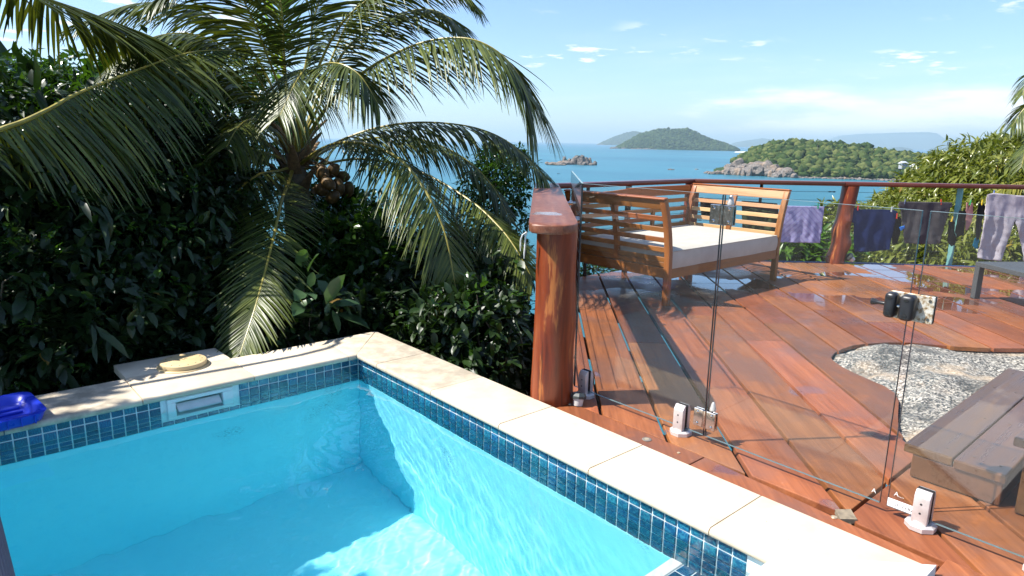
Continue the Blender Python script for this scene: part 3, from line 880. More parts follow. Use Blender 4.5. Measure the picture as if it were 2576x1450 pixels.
# screws in the boards
sm = raw_mesh('screw', *(lambda n=7: ([(0, 0, .0012)] + [(.0055 * math.cos(2 * PI * i / n), .0055 * math.sin(2 * PI * i / n), .0008) for i in range(n)],
                                     [(0, 1 + i, 1 + (i + 1) % n) for i in range(n)]))(), simple('zinc_screw', (.22, .17, .14), .4, .7, .2, 60))
nsc = 0
for o, poly in sorted(boards, key=lambda b: 0):
    try: o.name
    except ReferenceError: continue
    us = [uv(q) for q in poly]; ulo, uhi = min(u for u, _ in us), max(u for u, _ in us); vlo, vhi = min(v_ for _, v_ in us), max(v_ for _, v_ in us)
    if vhi - vlo < .2 or o.name.startswith('x'): continue
    k = math.floor(ulo / .62) * .62 + .31
    while k < uhi - .05:
        for v_ in (vlo + .05, vhi - .05):
            p = xy(k + rb.uniform(-.015, .015), v_ + rb.uniform(-.01, .01))
            inside = True
            for i in range(len(poly)):
                a, b = poly[i], poly[(i + 1) % len(poly)]
                if (b[0] - a[0]) * (p[1] - a[1]) - (b[1] - a[1]) * (p[0] - a[0]) < .012 * math.hypot(b[0] - a[0], b[1] - a[1]): inside = False
            def in_poly(p, P):
                c = False
                for i in range(len(P)):
                    a, b = P[i], P[i - 1]
                    if (a[1] > p[1]) != (b[1] > p[1]) and p[0] < (b[0] - a[0]) * (p[1] - a[1]) / (b[1] - a[1]) + a[0]: c = not c
                return c
            if inside and not in_poly(p, hole) and p[0] < 4.2 and p[1] > -3.6 and nsc < 280:
                s_ = bpy.data.objects.new('screw', sm); COL.objects.link(s_); s_.parent = o; s_.location = (p[0], p[1], max(v.co.z for v in o.data.vertices)); nsc += 1
        k += .62
# weathered stub of timber at the joint
stub = MB().prism([(.495, -2.99), (.545, -3.035), (.605, -2.985), (.553, -2.945)], -.04, -.0205)
stub.build('end_block', simple('grey_weathered_wood', (.20, .16, .11), .8, 0, .3, 40, .2), deck)
# flush round deck lights in the border plank
def at_deck(x, y): return on_z(x, y, ZD)
for i, (px, py, lab, r) in enumerate(((1627, 1107, 'round flush deck light in the red border plank beside the middle coping joint', .024), (1707, 1141, 'small screw cup in the border plank, nearest the middle spigot', .008),
                                   (2098, 1303, 'worn screw cup in the border plank beside the small grey timber block', .012), (1433, 1018, 'brass screw cup in the border plank at the foot of the log post', .010))):
    p = at_deck(px, py)
    dl = thing('deck_light' if i == 0 else 'screw_cup', (p.x, p.y, ZD), lab, 'light' if i == 0 else 'screw cup')
    M = Matrix.Translation((p.x, p.y, ZD + .0015))
    MB().lathe([(r, 0), (r, .002), (r * .9, .0035), (r * .55, .0035)], 20, M).build('ring', simple('dull_ring', (.16, .14, .12), .5) if i == 0 else simple('brass_ring%d' % i, (.55, .42, .28), .4, .6), dl)
    MB().lathe([(r * .5, .0035), (r * .48, .0046)], 16, M).build('lens' if i == 0 else 'screw_head', simple('milky_lens%d' % i, (.30, .25, .17), .3), dl)

# ------------------------------------------------------------------ granite boulder in the deck
xs = np.linspace(1.2, 4.9, 210); ysn = np.linspace(-4.7, -1.8, 170)
v = []; hf = []
def hole_dist(x, y):
    dmin = 9; c = False
    for i in range(len(hole)):
        a, b = hole[i], hole[i - 1]
        vx, vy = b[0] - a[0], b[1] - a[1]; t = max(0, min(1, ((x - a[0]) * vx + (y - a[1]) * vy) / (vx * vx + vy * vy)))
        dmin = min(dmin, math.hypot(x - a[0] - vx * t, y - a[1] - vy * t))
        if (a[1] > y) != (b[1] > y) and x < (b[0] - a[0]) * (y - a[1]) / (b[1] - a[1]) + a[0]: c = not c
    return dmin if c else -dmin
for x in xs:
    for y in ysn:
        d = hole_dist(x, y)
        n1 = noise.fractal(Vector((x * 1.1, y * 1.1, 3.3)), .6, 2.1, 4); n2 = noise.fractal(Vector((x * 9, y * 9, 1)), .7, 2, 4)
        z = -.062 + .075 * (1 - math.exp(-max(0, d) / .22)) + .05 * n1 + .006 * n2
        sw = math.exp(-(((x - 2.75) * .75 + (y + 2.48) * .66) / .16) ** 2)
        z -= .045 * sw
        if d < .06: z = max(z, -.068)
        if d < 0: z = -.066 - max(0, -d - .45) * 1.5
        v.append((x, y, z))
nyy = len(ysn); idx = np.arange(len(xs) * nyy).reshape(len(xs), nyy)
fq = np.stack([idx[:-1, :-1], idx[1:, :-1], idx[1:, 1:], idx[:-1, 1:]], -1).reshape(-1, 4)
link_mesh('boulder', raw_mesh('boulder', v, fq, M_GRANITE, True))
tag(bpy.data.objects['boulder'], 'speckled pale granite boulder rising through the hole cut in the deck', 'boulder')

# ------------------------------------------------------------------ dark timber steps, right
steps = thing('deck_steps', (1.9, -3.2, ZD), 'dark stained timber steps beside the granite boulder', 'steps')
def plank(x0, x1, y0, y1, zt, th=.040, name='tread'):
    o = MB().box((0, 0, -th), (x1 - x0, y1 - y0, 0), bevel=.006).build(name, M_BENCH, steps); return place(o, Matrix.Translation((x0, y0, zt)) @ Matrix.Identity(4))
plank(1.105, 2.775, -3.185, -2.993, .125); plank(1.095, 2.775, -3.381, -3.191, .124)
plank(1.11, 2.76, -3.372, -3.030, .0845, .107, 'riser_box')
plank(1.085, 2.775, -3.60, -3.383, .30); plank(1.085, 2.775, -3.81, -3.606, .299)
plank(1.10, 2.765, -3.80, -3.425, .2595, .282, 'riser_box')
for xx in (1.2, 1.75, 2.3, 2.68):
    for yy in (-3.04, -3.14, -3.24, -3.34):
        p_ = MB().lathe([(.006, 0), (.006, .0012)], 8, Matrix.Translation((xx + random.uniform(-.02, .02), yy, .1252))).build('screw', bpy.data.materials['zinc_screw'], steps)

# ------------------------------------------------------------------ posts and rails
def log_post(name, x, y, z0, z1, r, seed, label, lean=(0, 0), knob=()):
    t = thing(name, (x, y, z0), label, 'post')
    nz, na = 46, 40; vs = []; fs = []
    for i in range(nz):
        h = i / (nz - 1); z = z0 + (z1 - z0) * h
        for k in range(na):
            a = 2 * PI * k / na
            q = r * (1.06 - .10 * h + .035 * math.sin(h * 5 + seed)) * (1 + .055 * noise.noise(Vector((math.cos(a) * 1.1, math.sin(a) * 1.1, z * 1.6 + seed * 7))) + .02 * noise.noise(Vector((math.cos(a) * 3, math.sin(a) * 3, z * 7 + seed))))
            for (ka, kz, kr, kw) in knob:
                da = math.atan2(math.sin(a - ka), math.cos(a - ka))
                q += kr * math.exp(-(da / (kw * 1.3 / r * .55)) ** 2 - ((z - kz) / kw) ** 2)
            vs.append((x + lean[0] * h + q * math.cos(a), y + lean[1] * h + q * math.sin(a), z))
    for i in range(nz - 1):
        for k in range(na): fs.append((i * na + k, i * na + (k + 1) % na, (i + 1) * na + (k + 1) % na, (i + 1) * na + k))
    fs.append(tuple(range(na - 1, -1, -1))); fs.append(tuple(range((nz - 1) * na, nz * na)))
    MB().add([Vector(p) - Vector((x, y, 0)) for p in vs], fs, True).build('log', M_LOG, t).matrix_basis = Matrix.Translation((x, y, 0))
    return t
# front post stands between coping and deck
FPX, FPY = .503, -1.352
log_post('log_post', FPX, FPY, -.5, .955, .116, 1.0, 'thick varnished log post standing at the pool corner of the deck', knob=((-1.0, .60, .010, .05), (3.6, .42, .012, .08), (-2.4, .33, .006, .03), (-.9, .45, .012, .1)))
log_post('log_post', 6.60, -.245, -.5, .945, .100, 2.3, 'crooked varnished log post between the lavender shirt and the navy shirt', lean=(.10, -.07), knob=((-2.2, .52, .035, .05), (-1.0, .60, .055, .05), (-1.2, .22, .045, .10), (2.2, .40, .03, .09), (2.0, .05, .03, .08)))
log_post('log_post', 5.13, .93, -.5, .945, .085, 3.1, 'dark log post at the far corner behind the daybed')
log_post('log_post', 2.80, 1.04, -.5, .945, .080, 4.1, 'log post under the rail corner, behind the front post')

rail = thing('deck_railing', (4, 1, 1), 'red timber railing with steel cables round the outer deck edge', 'railing')
def rail_piece(p, q, w, th, zt, m, name, ends=None, ext=(0, 0)):
    d = Vector((q[0] - p[0], q[1] - p[1], 0)); L = d.length; M = frame((p[0], p[1], zt), d)
    t = bmesh.new(); bmesh.ops.create_cube(t, size=1.0)
    for v_ in t.verts: v_.co = Vector((-ext[0] + (v_.co.x + .5) * (L + ext[0] + ext[1]), v_.co.y * w, -th + (v_.co.z + .5) * th))
    bmesh.ops.bevel(t, geom=t.edges[:], offset=.007, segments=2, affect='EDGES', profile=.5)
    o = MB().bm(t, smooth=True).build(name, m, rail); return place(o, M)
# wide cap on the front run, rounded nose over the post
cap = [(-.15, .02), (-.15, -.045), (-.105, -.098), (-.03, -.128), (.06, -.130), (3.42, -.130), (3.40, .118), (.0, .130), (-.11, .115), (-.142, .07)]
t = bmesh.new(); a = [t.verts.new((x, y, -.048)) for x, y in cap]; b = [t.verts.new((x, y, 0)) for x, y in cap]; n = len(cap)
t.faces.new(a[::-1]); t.faces.new(b)
for i in range(n): t.faces.new((a[i], a[(i + 1) % n], b[(i + 1) % n], b[i]))
bmesh.ops.bevel(t, geom=[e for e in t.edges if abs(e.verts[0].co.z - e.verts[1].co.z) < 1e-6], offset=.009, segments=3, affect='EDGES', profile=.5, clamp_overlap=True)
bmesh.ops.recalc_face_normals(t, faces=t.faces[:])
o = MB().bm(t, smooth=True).build('rail_cap', M_CAP, rail); place(o, frame((.43, -1.395, 1.003), (2.32, 2.46, 0)))
RC2 = (2.80, 1.035); RC3 = (5.17, .985); RC5 = (9.2, -2.70)
rail_piece(RC2, RC3, .125, .052, 1.002, M_RAIL, 'rail', ext=(-.03, .04))
rail_piece((5.18, .995), (6.61, -.255), .125, .052, 1.0, M_RAIL, 'rail', ext=(.03, -.001))
rail_piece((6.61, -.255), (9.9, -3.14), .125, .052, 1.0, M_RAIL, 'rail', ext=(-.001, 0))
# slim steel balusters
def bal(x, y, m, w=.045, name='baluster'):
    mb = MB(); mb.box((x - w / 2, y - w / 2, -.06), (x + w / 2, y + w / 2, .955), bevel=.003); return mb.build(name, m, rail)
M_BLK = simple('black_steel', (.02, .02, .022), .35, .3); M_AQUA = simple('aqua_coated_steel', (.16, .36, .34), .4, .1)
bal(4.02, 1.02, M_BLK, .05); bal(3.35, 1.03, M_BLK, .03)
bal(5.85, .41, M_BLK, .03)
ba = bal(7.72, -1.225, M_AQUA, .055); 
# seven cables per bay, each with its bottlescrew at the log
LA = Vector((5.22, .93, 0)); LB = Vector((6.56, -.20, 0)); LC = Vector((6.66, -.30, 0)); LD = Vector((9.85, -3.09, 0))
cz = [.872, .768, .680, .590, .492, .380, .270, .150, .055]
def cable(p, q, z, ends=(True, True)):
    p = Vector((p[0], p[1], z)); q = Vector((q[0], q[1], z)); mid = (p + q) / 2 - Vector((0, 0, .006))
    c = MB().tube([p, mid, q], .0022, 5).build('cable', M_CABLE, rail)
    d = (q - p).normalized()
    for e, s_, on in ((p, 1, ends[0]), (q, -1, ends[1])):
        if on:
            MB().tube([e, e + d * s_ * .02, e + d * s_ * .045, e + d * s_ * .075, e + d * s_ * .10], [.004, .009, .005, .008, .0035], 7).build('turnbuckle', M_CABLE, c)
for z in cz:
    cable(LA, LB, z); cable(LC, LD, z, (True, False)); cable(Vector((2.88, 1.04, 0)), Vector((5.04, .95, 0)), z, (False, True))
    cable(Vector((.58, -1.24, 0)), Vector((2.75, .98, 0)), z, (False, False))

# ------------------------------------------------------------------ glass fence
FX = .690; GB, GT = .012, 1.197
fence = thing('glass_fence', (FX, -2.4, ZD), 'frameless clear glass pool fence held by steel spigots along the deck edge', 'fence')
def spigot(y, x=FX):
    M = Matrix.Translation((x, y, ZD))
    oct_ = [(.056 * math.cos(a), .056 * math.sin(a)) for a in [PI / 8 + i * PI / 4 for i in range(8)]]
    mb = MB(); b = bmesh.new(); a_ = [b.verts.new((x_, y_, 0)) for x_, y_ in oct_]; c_ = [b.verts.new((x_, y_, .018)) for x_, y_ in oct_]; e_ = [b.verts.new((x_ * .80, y_ * .80, .026)) for x_, y_ in oct_]
    b.faces.new(a_[::-1]); b.faces.new(e_)
    for i in range(8):
        k = (i + 1) % 8; b.faces.new((a_[i], a_[k], c_[k], c_[i])); b.faces.new((c_[i], c_[k], e_[k], e_[i]))
    mb.bm(b, M); base = mb.build('spigot', M_STEEL, fence)
    # two jaws with a slot for the glass, chamfered shoulders
    for sgn in (-1, 1):
        prof = [(.0085, .026), (.034, .026), (.034, .135), (.020, .158), (.0085, .160)]
        vs = [M @ Vector((sgn * px_, s_ * .028, pz_)) for s_ in (-1, 1) for px_, pz_ in prof]
        n_ = len(prof); fs = [tuple(range(n_)), tuple(range(2 * n_ - 1, n_ - 1, -1))] + [(i, i + n_, (i + 1) % n_ + n_, (i + 1) % n_) for i in range(n_)]
        b = bmesh.new(); V = [b.verts.new(p) for p in vs]
        for f_ in fs: b.faces.new([V[i] for i in f_])
        bmesh.ops.recalc_face_normals(b, faces=b.faces[:])
        bmesh.ops.bevel(b, geom=b.edges[:], offset=.0028, segments=2, affect='EDGES', profile=.5)
        MB().bm(b, smooth=True).build('jaw', M_STEEL, base)
    for zz_ in (.070, .108):
        MB().lathe([(.0042, 0), (.0042, .0012)], 10, M @ Matrix.Translation((-.0338, 0, zz_)) @ Matrix.Rotation(-PI / 2, 4, 'Y')).build('screw', M_RUBBER, base)
    MB().box((-.0082, -.0285, .030), (-.0062, .0285, .161), M).box((.0062, -.0285, .030), (.0082, .0285, .161), M).build('gasket', M_RUBBER, base)
for y in (-1.440, -2.100, -3.215, -3.60): spigot(y)
def pane(name, y0, y1, parent, z0=GB, z1=GT, M=None, x=None):
    x = FX if x is None else x
    g = MB().box((x - .0055, y0 + .001, z0 + .001), (x + .0055, y1 - .001, z1 - .001), M).build(name, M_PANE, parent)
    for nm, a, b, m in (('top_edge', (x - .0056, y0, z1 - .001), (x + .0056, y1, z1), M_GEDGE_L), ('bottom_edge', (x - .0056, y0, z0), (x + .0056, y1, z0 + .001), M_GEDGE_L),
                        ('side_edge', (x - .0056, y0, z0 + .001), (x + .0056, y0 + .0014, z1 - .001), M_GEDGE), ('side_edge', (x - .0056, y1 - .0014, z0 + .001), (x + .0056, y1, z1 - .001), M_GEDGE)):
        MB().box(a, b, M).build(nm, m, g)
    return g
gate = thing('glass_gate', (FX, -2.6, 0), 'clear glass gate on two steel hinges with a black latch at its free edge', 'gate')
pane('pane', -2.232, -1.352, fence); pane('pane', -3.062, -2.242, gate); p3_ = pane('pane', -4.05, -3.088, fence)
M = frame((.700, -1.342, 0), (1.23, 1.27, 0)) @ Matrix.Rotation(-PI / 2, 4, 'Z')   # local y runs back along the cap
pane('pane', .003, 1.62, fence, .012, 1.197, M, 0.0)
for s_ in (.30, 1.45):
    MB().lathe([(.020, 0), (.020, .012), (.012, .016), (.009, .05)], 18, M @ Matrix.Translation((-.0056, s_, .96)) @ Matrix.Rotation(-PI / 2, 4, 'Y')).build('stand_off', M_CHROME, fence)
# hinges between panel and gate
def hinge(z):
    mb = MB()
    for s_, y0 in ((1, -2.228), (-1, -2.246)):
        y1 = y0 + s_ * .052
        mb.box((FX - .014, min(y0, y1), z - .045), (FX - .0058, max(y0, y1), z + .045), bevel=.0025).box((FX + .0058, min(y0, y1), z - .045), (FX + .013, max(y0, y1), z + .045), bevel=.0025)
    t = mb.build('hinge', M_CHROME, gate)
    for s_, y0 in ((1, -2.228), (-1, -2.246)):
        for dz in (-.03, .03):
            MB().lathe([(.0075, 0), (.0075, .003), (.0045, .0062)], 12, Matrix.Translation((FX - .0140, y0 + s_ * .030, z + dz)) @ Matrix.Rotation(-PI / 2, 4, 'Y')).build('bolt', M_CHROME, t)
    MB().tube([(FX - .012, -2.237, z - .045), (FX - .012, -2.237, z + .045)], .0075, 12).build('barrel', M_CHROME, t)
    MB().lathe([(.016, .046), (.017, .052), (.013, .066), (.009, .082), (.004, .090)], 14, Matrix.Translation((FX + .018, -2.262, z))).build('tension_cap', M_STEEL, t)
hinge(1.105); hinge(.100)
# latch
def m_rust():
    s = Mat('rust_stained_plate'); w = s.coords('Object'); n = s.noise(w, 50, 5, .7)
    c = s.ramp(n, [(.42, (.66, .63, .56)), (.52, (.50, .42, .30)), (.60, (.22, .13, .06))])
    return s.done(s.principled(color=c, rough=.45, metal=.4, normal=s.bump(n, .2, .002)))
M_RUST = m_rust()
zl = .835
pl = MB().box((FX - .012, -3.150, zl - .055), (FX - .0058, -2.995, zl + .050), bevel=.002).build('latch_plate', M_RUST, gate)
MB().box((FX + .0058, -3.150, zl - .055), (FX + .012, -3.092, zl + .050), bevel=.002).build('back_plate', M_RUBBER, pl)
for yy, zz_ in ((-3.135, zl + .032), (-3.135, zl - .038)):
    MB().lathe([(.006, 0), (.006, .002)], 10, Matrix.Translation((FX - .0120, yy, zz_)) @ Matrix.Rotation(-PI / 2, 4, 'Y')).build('bolt', M_CHROME, pl)
M_DEEP = simple('deep_black', (.004, .004, .004), .6)
def pod(yc, w, h, d, nm):
    b = bmesh.new(); bmesh.ops.create_cube(b, size=1.0)
    for v_ in b.verts: v_.co = Vector((v_.co.x * d, v_.co.y * w, v_.co.z * h))
    bmesh.ops.bevel(b, geom=b.edges[:], offset=.0155, segments=4, affect='EDGES', profile=.5)
    MB().bm(b, Matrix.Translation((FX - .012 - d / 2, yc, zl)), smooth=True).build(nm, M_RUBBER, pl)
    for zz_ in (-.030, .030):
        MB().lathe([(.010, 0), (.0085, .0016)], 14, Matrix.Translation((FX - .0122 - d, yc, zl + zz_)) @ Matrix.Rotation(-PI / 2, 4, 'Y') @ Matrix.Scale(.6, 4, (1, 0, 0))).build('slot', M_DEEP, pl)
pod(-3.012, .042, .098, .050, 'keeper'); pod(-3.072, .050, .098, .056, 'latch_body')
MB().tube([(FX - .037, -3.046, zl), (FX - .037, -3.034, zl)], .0065, 10).build('bolt', M_CHROME, pl)
MB().tube([(FX - .037, -2.992, zl), (FX - .037, -2.966, zl), (FX - .037, -2.958, zl), (FX - .037, -2.944, zl), (FX - .037, -2.940, zl)], [.007, .007, .010, .014, .012], 14).build('pull_knob', M_RUBBER, pl)

# paper label on the third pane and the two frosted marks
M_PAPER = simple('paper', (.80, .80, .78), .7, 0, .04, 40, .02); M_INK = simple('ink', (.05, .05, .06), .7)
def text(body, size, M, m, name, parent, kind_shear=0.0, ext=.0004):
    cu = bpy.data.curves.new(name, 'FONT'); cu.body = body; cu.size = size; cu.extrude = ext; cu.align_x = 'CENTER'; cu.align_y = 'CENTER'; cu.shear = kind_shear; cu.resolution_u = 3
    to = bpy.data.objects.new('t', cu); COL.objects.link(to)
    me = bpy.data.meshes.new_from_object(to.evaluated_get(bpy.context.evaluated_depsgraph_get()))
    bpy.data.objects.remove(to); me.materials.clear(); me.materials.append(m); me.name = name
    me.transform(M)
    return link_mesh(name, me, None, parent)
Mface = Matrix(((0, 0, -1, 0), (-1, 0, 0, 0), (0, 1, 0, 0), (0, 0, 0, 1)))   # text faces -x, reads towards -y
lab = thing('paper_label', (.675, -3.13, 0), 'small white paper label stuck at the foot of the right glass panel', 'label')
MB().box((FX - .0072, -3.235, .016), (FX - .0060, -3.090, .050)).build('sheet', M_PAPER, lab)
text('O.  COLD   N', .017, Matrix.Translation((FX - .0078, -3.165, .031)) @ Mface, M_INK, 'writing', lab, .4)
M_FROST = simple('frosted_mark', (.72, .72, .70), .8)
text('A', .026, Matrix.Translation((FX - .0066, -3.035, .055)) @ Mface, M_FROST, 'etched_mark', gate)
text('A', .026, Matrix.Translation((FX - .0066, -3.118, .075)) @ Mface, M_FROST, 'etched_mark', p3_)
text('....', .022, Matrix.Translation((FX - .0066, -3.137, .074)) @ Mface, M_FROST, 'etched_mark', p3_)

# solar garden lights
def solar(x, y, z, s_, label, tilt=0.3, dirn=(1, 0)):
    t = thing('solar_light', (x, y, z), label, 'lamp')
    M = Matrix.Translation((x, y, z)) @ Matrix.Rotation(tilt, 4, Vector((dirn[1], -dirn[0], 0)).normalized())
    MB().lathe([(.026 * s_, 0), (.028 * s_, .004 * s_), (.034 * s_, .045 * s_)], 16, M).build('lens', simple('frosted_lens', (.55, .55, .52), .25), t)
    MB().lathe([(.046 * s_, .045 * s_), (.048 * s_, .060 * s_), (.040 * s_, .078 * s_), (.018 * s_, .082 * s_)], 8, M, smooth=False).build('hood', simple('dark_grey_plastic', (.045, .055, .055), .4), t)
    return t
solar(.548, -1.515, ZD, .92, 'small dark grey solar lamp between the log post and the first spigot', .25, (-1, -.6))
solar(6.74, -.44, .02, 1.2, 'small solar lamp fixed low on the crooked log post', .9, (.6, -.6))

# rope end tied under the cap
rp = [(.335, -1.29, .945), (.320, -1.275, .93), (.318, -1.262, .90), (.322, -1.258, .865), (.318, -1.262, .84)]
rope = thing('rope', (.33, -1.28, .9), 'frayed white cord hanging under the railing cap', 'cord')
MB().tube(rp, [.004, .004, .0045, .0045, .003], 6).build('strand', simple('white_cord', (.66, .66, .62), .9, 0, .1, 200, .3), rope)
MB().tube([(.337, -1.288, .945), (.334, -1.282, .92), (.336, -1.279, .88), (.330, -1.281, .83), (.331, -1.279, .80)], [.004, .0045, .0045, .0045, .002], 6).build('strand', bpy.data.materials['white_cord'], rope)

# ------------------------------------------------------------------ daybed
BX0, BX1, BY0, BY1 = 2.93, 4.88, -.36, .80
bed = thing('daybed', ((BX0 + BX1) / 2, .2, ZD), 'slatted teak daybed with curved arms and a pale linen mattress', 'daybed')
def tb_(a, b, m, name, M=None, bevel=.004, parent=None):
    mb = MB(); mb.box(a, b, M, bevel=bevel); return mb.build(name, m, parent or bed)
def arm_post(x, y, out, name, ydir=0.0, w=.058):
    """curved upright: straight leg, then leaning outward towards the top"""
    pts = []; H = .935
    n_ = 14
    for i in range(n_):
        h = ZD + (H - ZD) * i / (n_ - 1)
        k = max(0, (h - .34) / (H - .34)); off = .115 * k * k + .01 * k
        pts.append((x + out * off, y + ydir * off, h))
    vs = []; fs = []
    for i, (px_, py_, pz_) in enumerate(pts):
        hw = w / 2
        for sx, sy in ((-1, -1), (1, -1), (1, 1), (-1, 1)): vs.append((px_ + sx * hw * (.9 if out else .8), py_ + sy * hw, pz_))
    for i in range(len(pts) - 1):
        for k in range(4): fs.append((i * 4 + k, i * 4 + (k + 1) % 4, (i + 1) * 4 + (k + 1) % 4, (i + 1) * 4 + k))
    fs.append((3, 2, 1, 0)); e = (len(pts) - 1) * 4; fs.append((e, e + 1, e + 2, e + 3))
    b = bmesh.new(); V = [b.verts.new(p) for p in vs]
    for f_ in fs: b.faces.new([V[i] for i in f_])
    bmesh.ops.recalc_face_normals(b, faces=b.faces[:])
    es = [e_ for e_ in b.edges if e_.calc_face_angle(0) > 1.0]
    bmesh.ops.bevel(b, geom=es, offset=.004, segments=2, affect='EDGES', profile=.5)
    return MB().bm(b, smooth=True).build(name, M_TEAK_Z, bed)
for x, y, o_, yd in ((BX0, BY0, -1, 0), (BX1, BY0, 1, 0), (BX0, BY1, -1, 0), (BX1, BY1, 1, 0)): arm_post(x, y, o_, 'leg')
def off_at(h):
    k = max(0, (h - .34) / (.935 - .34)); return .115 * k * k + .01 * k
slz = [.775, .705, .620, .535, .450, .360]
for x, out in ((BX0, -1), (BX1, 1)):
    for i, h in enumerate([.80, .70, .605, .515, .425]):
        o_ = out * off_at(h - .01)
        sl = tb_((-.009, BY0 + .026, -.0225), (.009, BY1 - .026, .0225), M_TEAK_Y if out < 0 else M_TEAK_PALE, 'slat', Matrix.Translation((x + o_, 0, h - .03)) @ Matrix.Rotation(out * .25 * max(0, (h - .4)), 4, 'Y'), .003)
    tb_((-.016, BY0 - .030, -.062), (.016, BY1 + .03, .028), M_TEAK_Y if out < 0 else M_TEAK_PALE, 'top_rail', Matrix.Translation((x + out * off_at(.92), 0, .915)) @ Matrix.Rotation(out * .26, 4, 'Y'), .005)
    tb_((-.030, BY0 - .032, -.0), (.024, BY1 + .03, .016), M_TEAK_Y, 'top_rail', Matrix.Translation((x + out * off_at(.95), 0, .944)) @ Matrix.Rotation(out * .16, 4, 'Y'), .004)
    tb_((x - .011, BY0 + .027, .325), (x + .011, BY1 - .027, .370), M_TEAK_Y, 'arm_rail', None, .003)
    # middle upright of the arm
    n_ = 8; vs = []; fs = []; ym = (BY0 + BY1) / 2 + .02
    for i in range(n_):
        h = .340 + .53 * i / (n_ - 1); c_ = x + out * (off_at(h)) - out * .004
        for sx, sy in ((-1, -1), (1, -1), (1, 1), (-1, 1)): vs.append((c_ + sx * .0165, ym + sy * .026, h))
    for i in range(n_ - 1):
        for k in range(4): fs.append((i * 4 + k, i * 4 + (k + 1) % 4, (i + 1) * 4 + (k + 1) % 4, (i + 1) * 4 + k))
    fs.append((3, 2, 1, 0)); fs.append(tuple(n_ * 4 - 4 + k for k in range(4)))
    MB().add(vs, fs).build('upright', M_TEAK_Z, bed)
# back panel
for h in [.775, .675, .580, .490]:
    tb_((BX0 + .03, BY1 - .009, h - .0225), (BX1 - .03, BY1 + .009, h + .0225), M_TEAK_X, 'slat', None, .003)
prof = [(BX0 + .0, .885), (3.5, .90), (3.9, .925), (4.3, .925), (4.88, .925)]
vs = []; 
for yy in (BY1 - .016, BY1 + .016):
    for (x_, z_) in prof: vs.append((x_, yy, z_ - .085))
    for (x_, z_) in prof[::-1]: vs.append((x_, yy, z_ + .02))
n_ = len(prof) * 2
MB().add(vs, [tuple(range(n_)), tuple(range(2 * n_ - 1, n_ - 1, -1))] + [(i, i + n_, (i + 1) % n_ + n_, (i + 1) % n_) for i in range(n_)]).build('top_rail', M_TEAK_X, bed)
tb_((BX0 + .03, BY1 - .014, .335), (BX1 - .03, BY1 + .014, .40), M_TEAK_X, 'back_rail', None, .003)
for x_ in (3.55, 4.2): tb_((x_ - .025, BY1 - .0155, .395), (x_ + .025, BY1 + .0155, .835), M_TEAK_Z, 'upright', None, .003)
# side rails under the mattress
zr0, zr1 = .225, .318
tb_((BX0 - .012, BY0 + .028, zr0), (BX0 + .014, BY1 - .028, zr1), M_TEAK_Y, 'side_rail'); tb_((BX1 - .014, BY0 + .028, zr0), (BX1 + .012, BY1 - .028, zr1), M_TEAK_Y, 'side_rail')
tb_((BX0 + .028, BY0 - .020, zr0), (BX1 - .028, BY0 + .008, zr1), M_TEAK_X, 'front_rail'); tb_((BX0 + .028, BY1 - .014, zr0), (BX1 - .028, BY1 + .014, zr1), M_TEAK_X, 'rear_rail')
for k in range(9):
    y_ = BY0 + .08 + k * .125
    tb_((BX0 + .02, y_, .285), (BX1 - .02, y_ + .07, .303), M_TEAK_X, 'base_slat', None, .002)
for (x_, y_) in ((BX0 - .027, BY0), (BX1 - .02, BY0 - .03)):
    MB().lathe([(.008, 0), (.007, .002)], 10, Matrix.Translation((x_, y_ + .0, .27)) @ Matrix.Rotation(-PI / 2, 4, 'Y')).build('dowel', M_TEAK_Z, bed)
# mattress, softly domed with piping
mt = bmesh.new(); bmesh.ops.create_cube(mt, size=1.0)
mx0, mx1, my0, my1, mz0, mz1 = BX0 + .035, BX1 - .035, BY0 - .015, BY1 - .035, .306, .475
for v_ in mt.verts: v_.co = Vector((mx0 + (v_.co.x + .5) * (mx1 - mx0), my0 + (v_.co.y + .5) * (my1 - my0), mz0 + (v_.co.z + .5) * (mz1 - mz0)))
bmesh.ops.subdivide_edges(mt, edges=mt.edges[:], cuts=22, use_grid_fill=True)
for v_ in mt.verts:
    a_ = min(v_.co.x - mx0, mx1 - v_.co.x); b_ = min(v_.co.y - my0, my1 - v_.co.y); m_ = min(a_, b_)
    if v_.co.z > mz1 - .001:
        v_.co.z += .022 * (1 - math.exp(-m_ / .09)) - .010 * math.exp(-m_ / .02) + .004 * noise.noise(v_.co * 3)
    elif v_.co.z > mz0 + .001:
        h = (v_.co.z - mz0) / (mz1 - mz0); bl = .010 * math.sin(PI * h) + .004 * noise.noise(v_.co * 4)
        cx_ = (mx0 + mx1) / 2; cy_ = (my0 + my1) / 2
        if a_ < .001: v_.co.x += bl if v_.co.x > cx_ else -bl
        if b_ < .001: v_.co.y += bl if v_.co.y > cy_ else -bl
    # rounded vertical corners
    if a_ < .04 and b_ < .04:
        pass
mo = MB().bm(mt, smooth=True).build('mattress', M_MATTRESS, bed, sharp=60)
pz = mz1 - .003; pr = [(mx0, my0), (mx1, my0), (mx1, my1), (mx0, my1), (mx0, my0)]
pts = []
for (a_, b_) in zip(pr[:-1], pr[1:]):
    for i in range(8): tt = i / 8; pts.append((a_[0] + (b_[0] - a_[0]) * tt, a_[1] + (b_[1] - a_[1]) * tt, pz))
pts.append((mx0, my0, pz)); MB().tube(pts, .005, 6).build('piping', M_PIPING, mo)

# ------------------------------------------------------------------ low table, right
tbl = thing('low_table', (5.9, -2.5, ZD), 'low charcoal metal table at the right edge of the deck', 'table')
Mtb = frame((5.70, -2.01, 0), (-.40, -.55, 0)); 
def tx(a, b, nm): 
    MB().box(a, b, Mtb, bevel=.003).build(nm, M_TABLE, tbl)
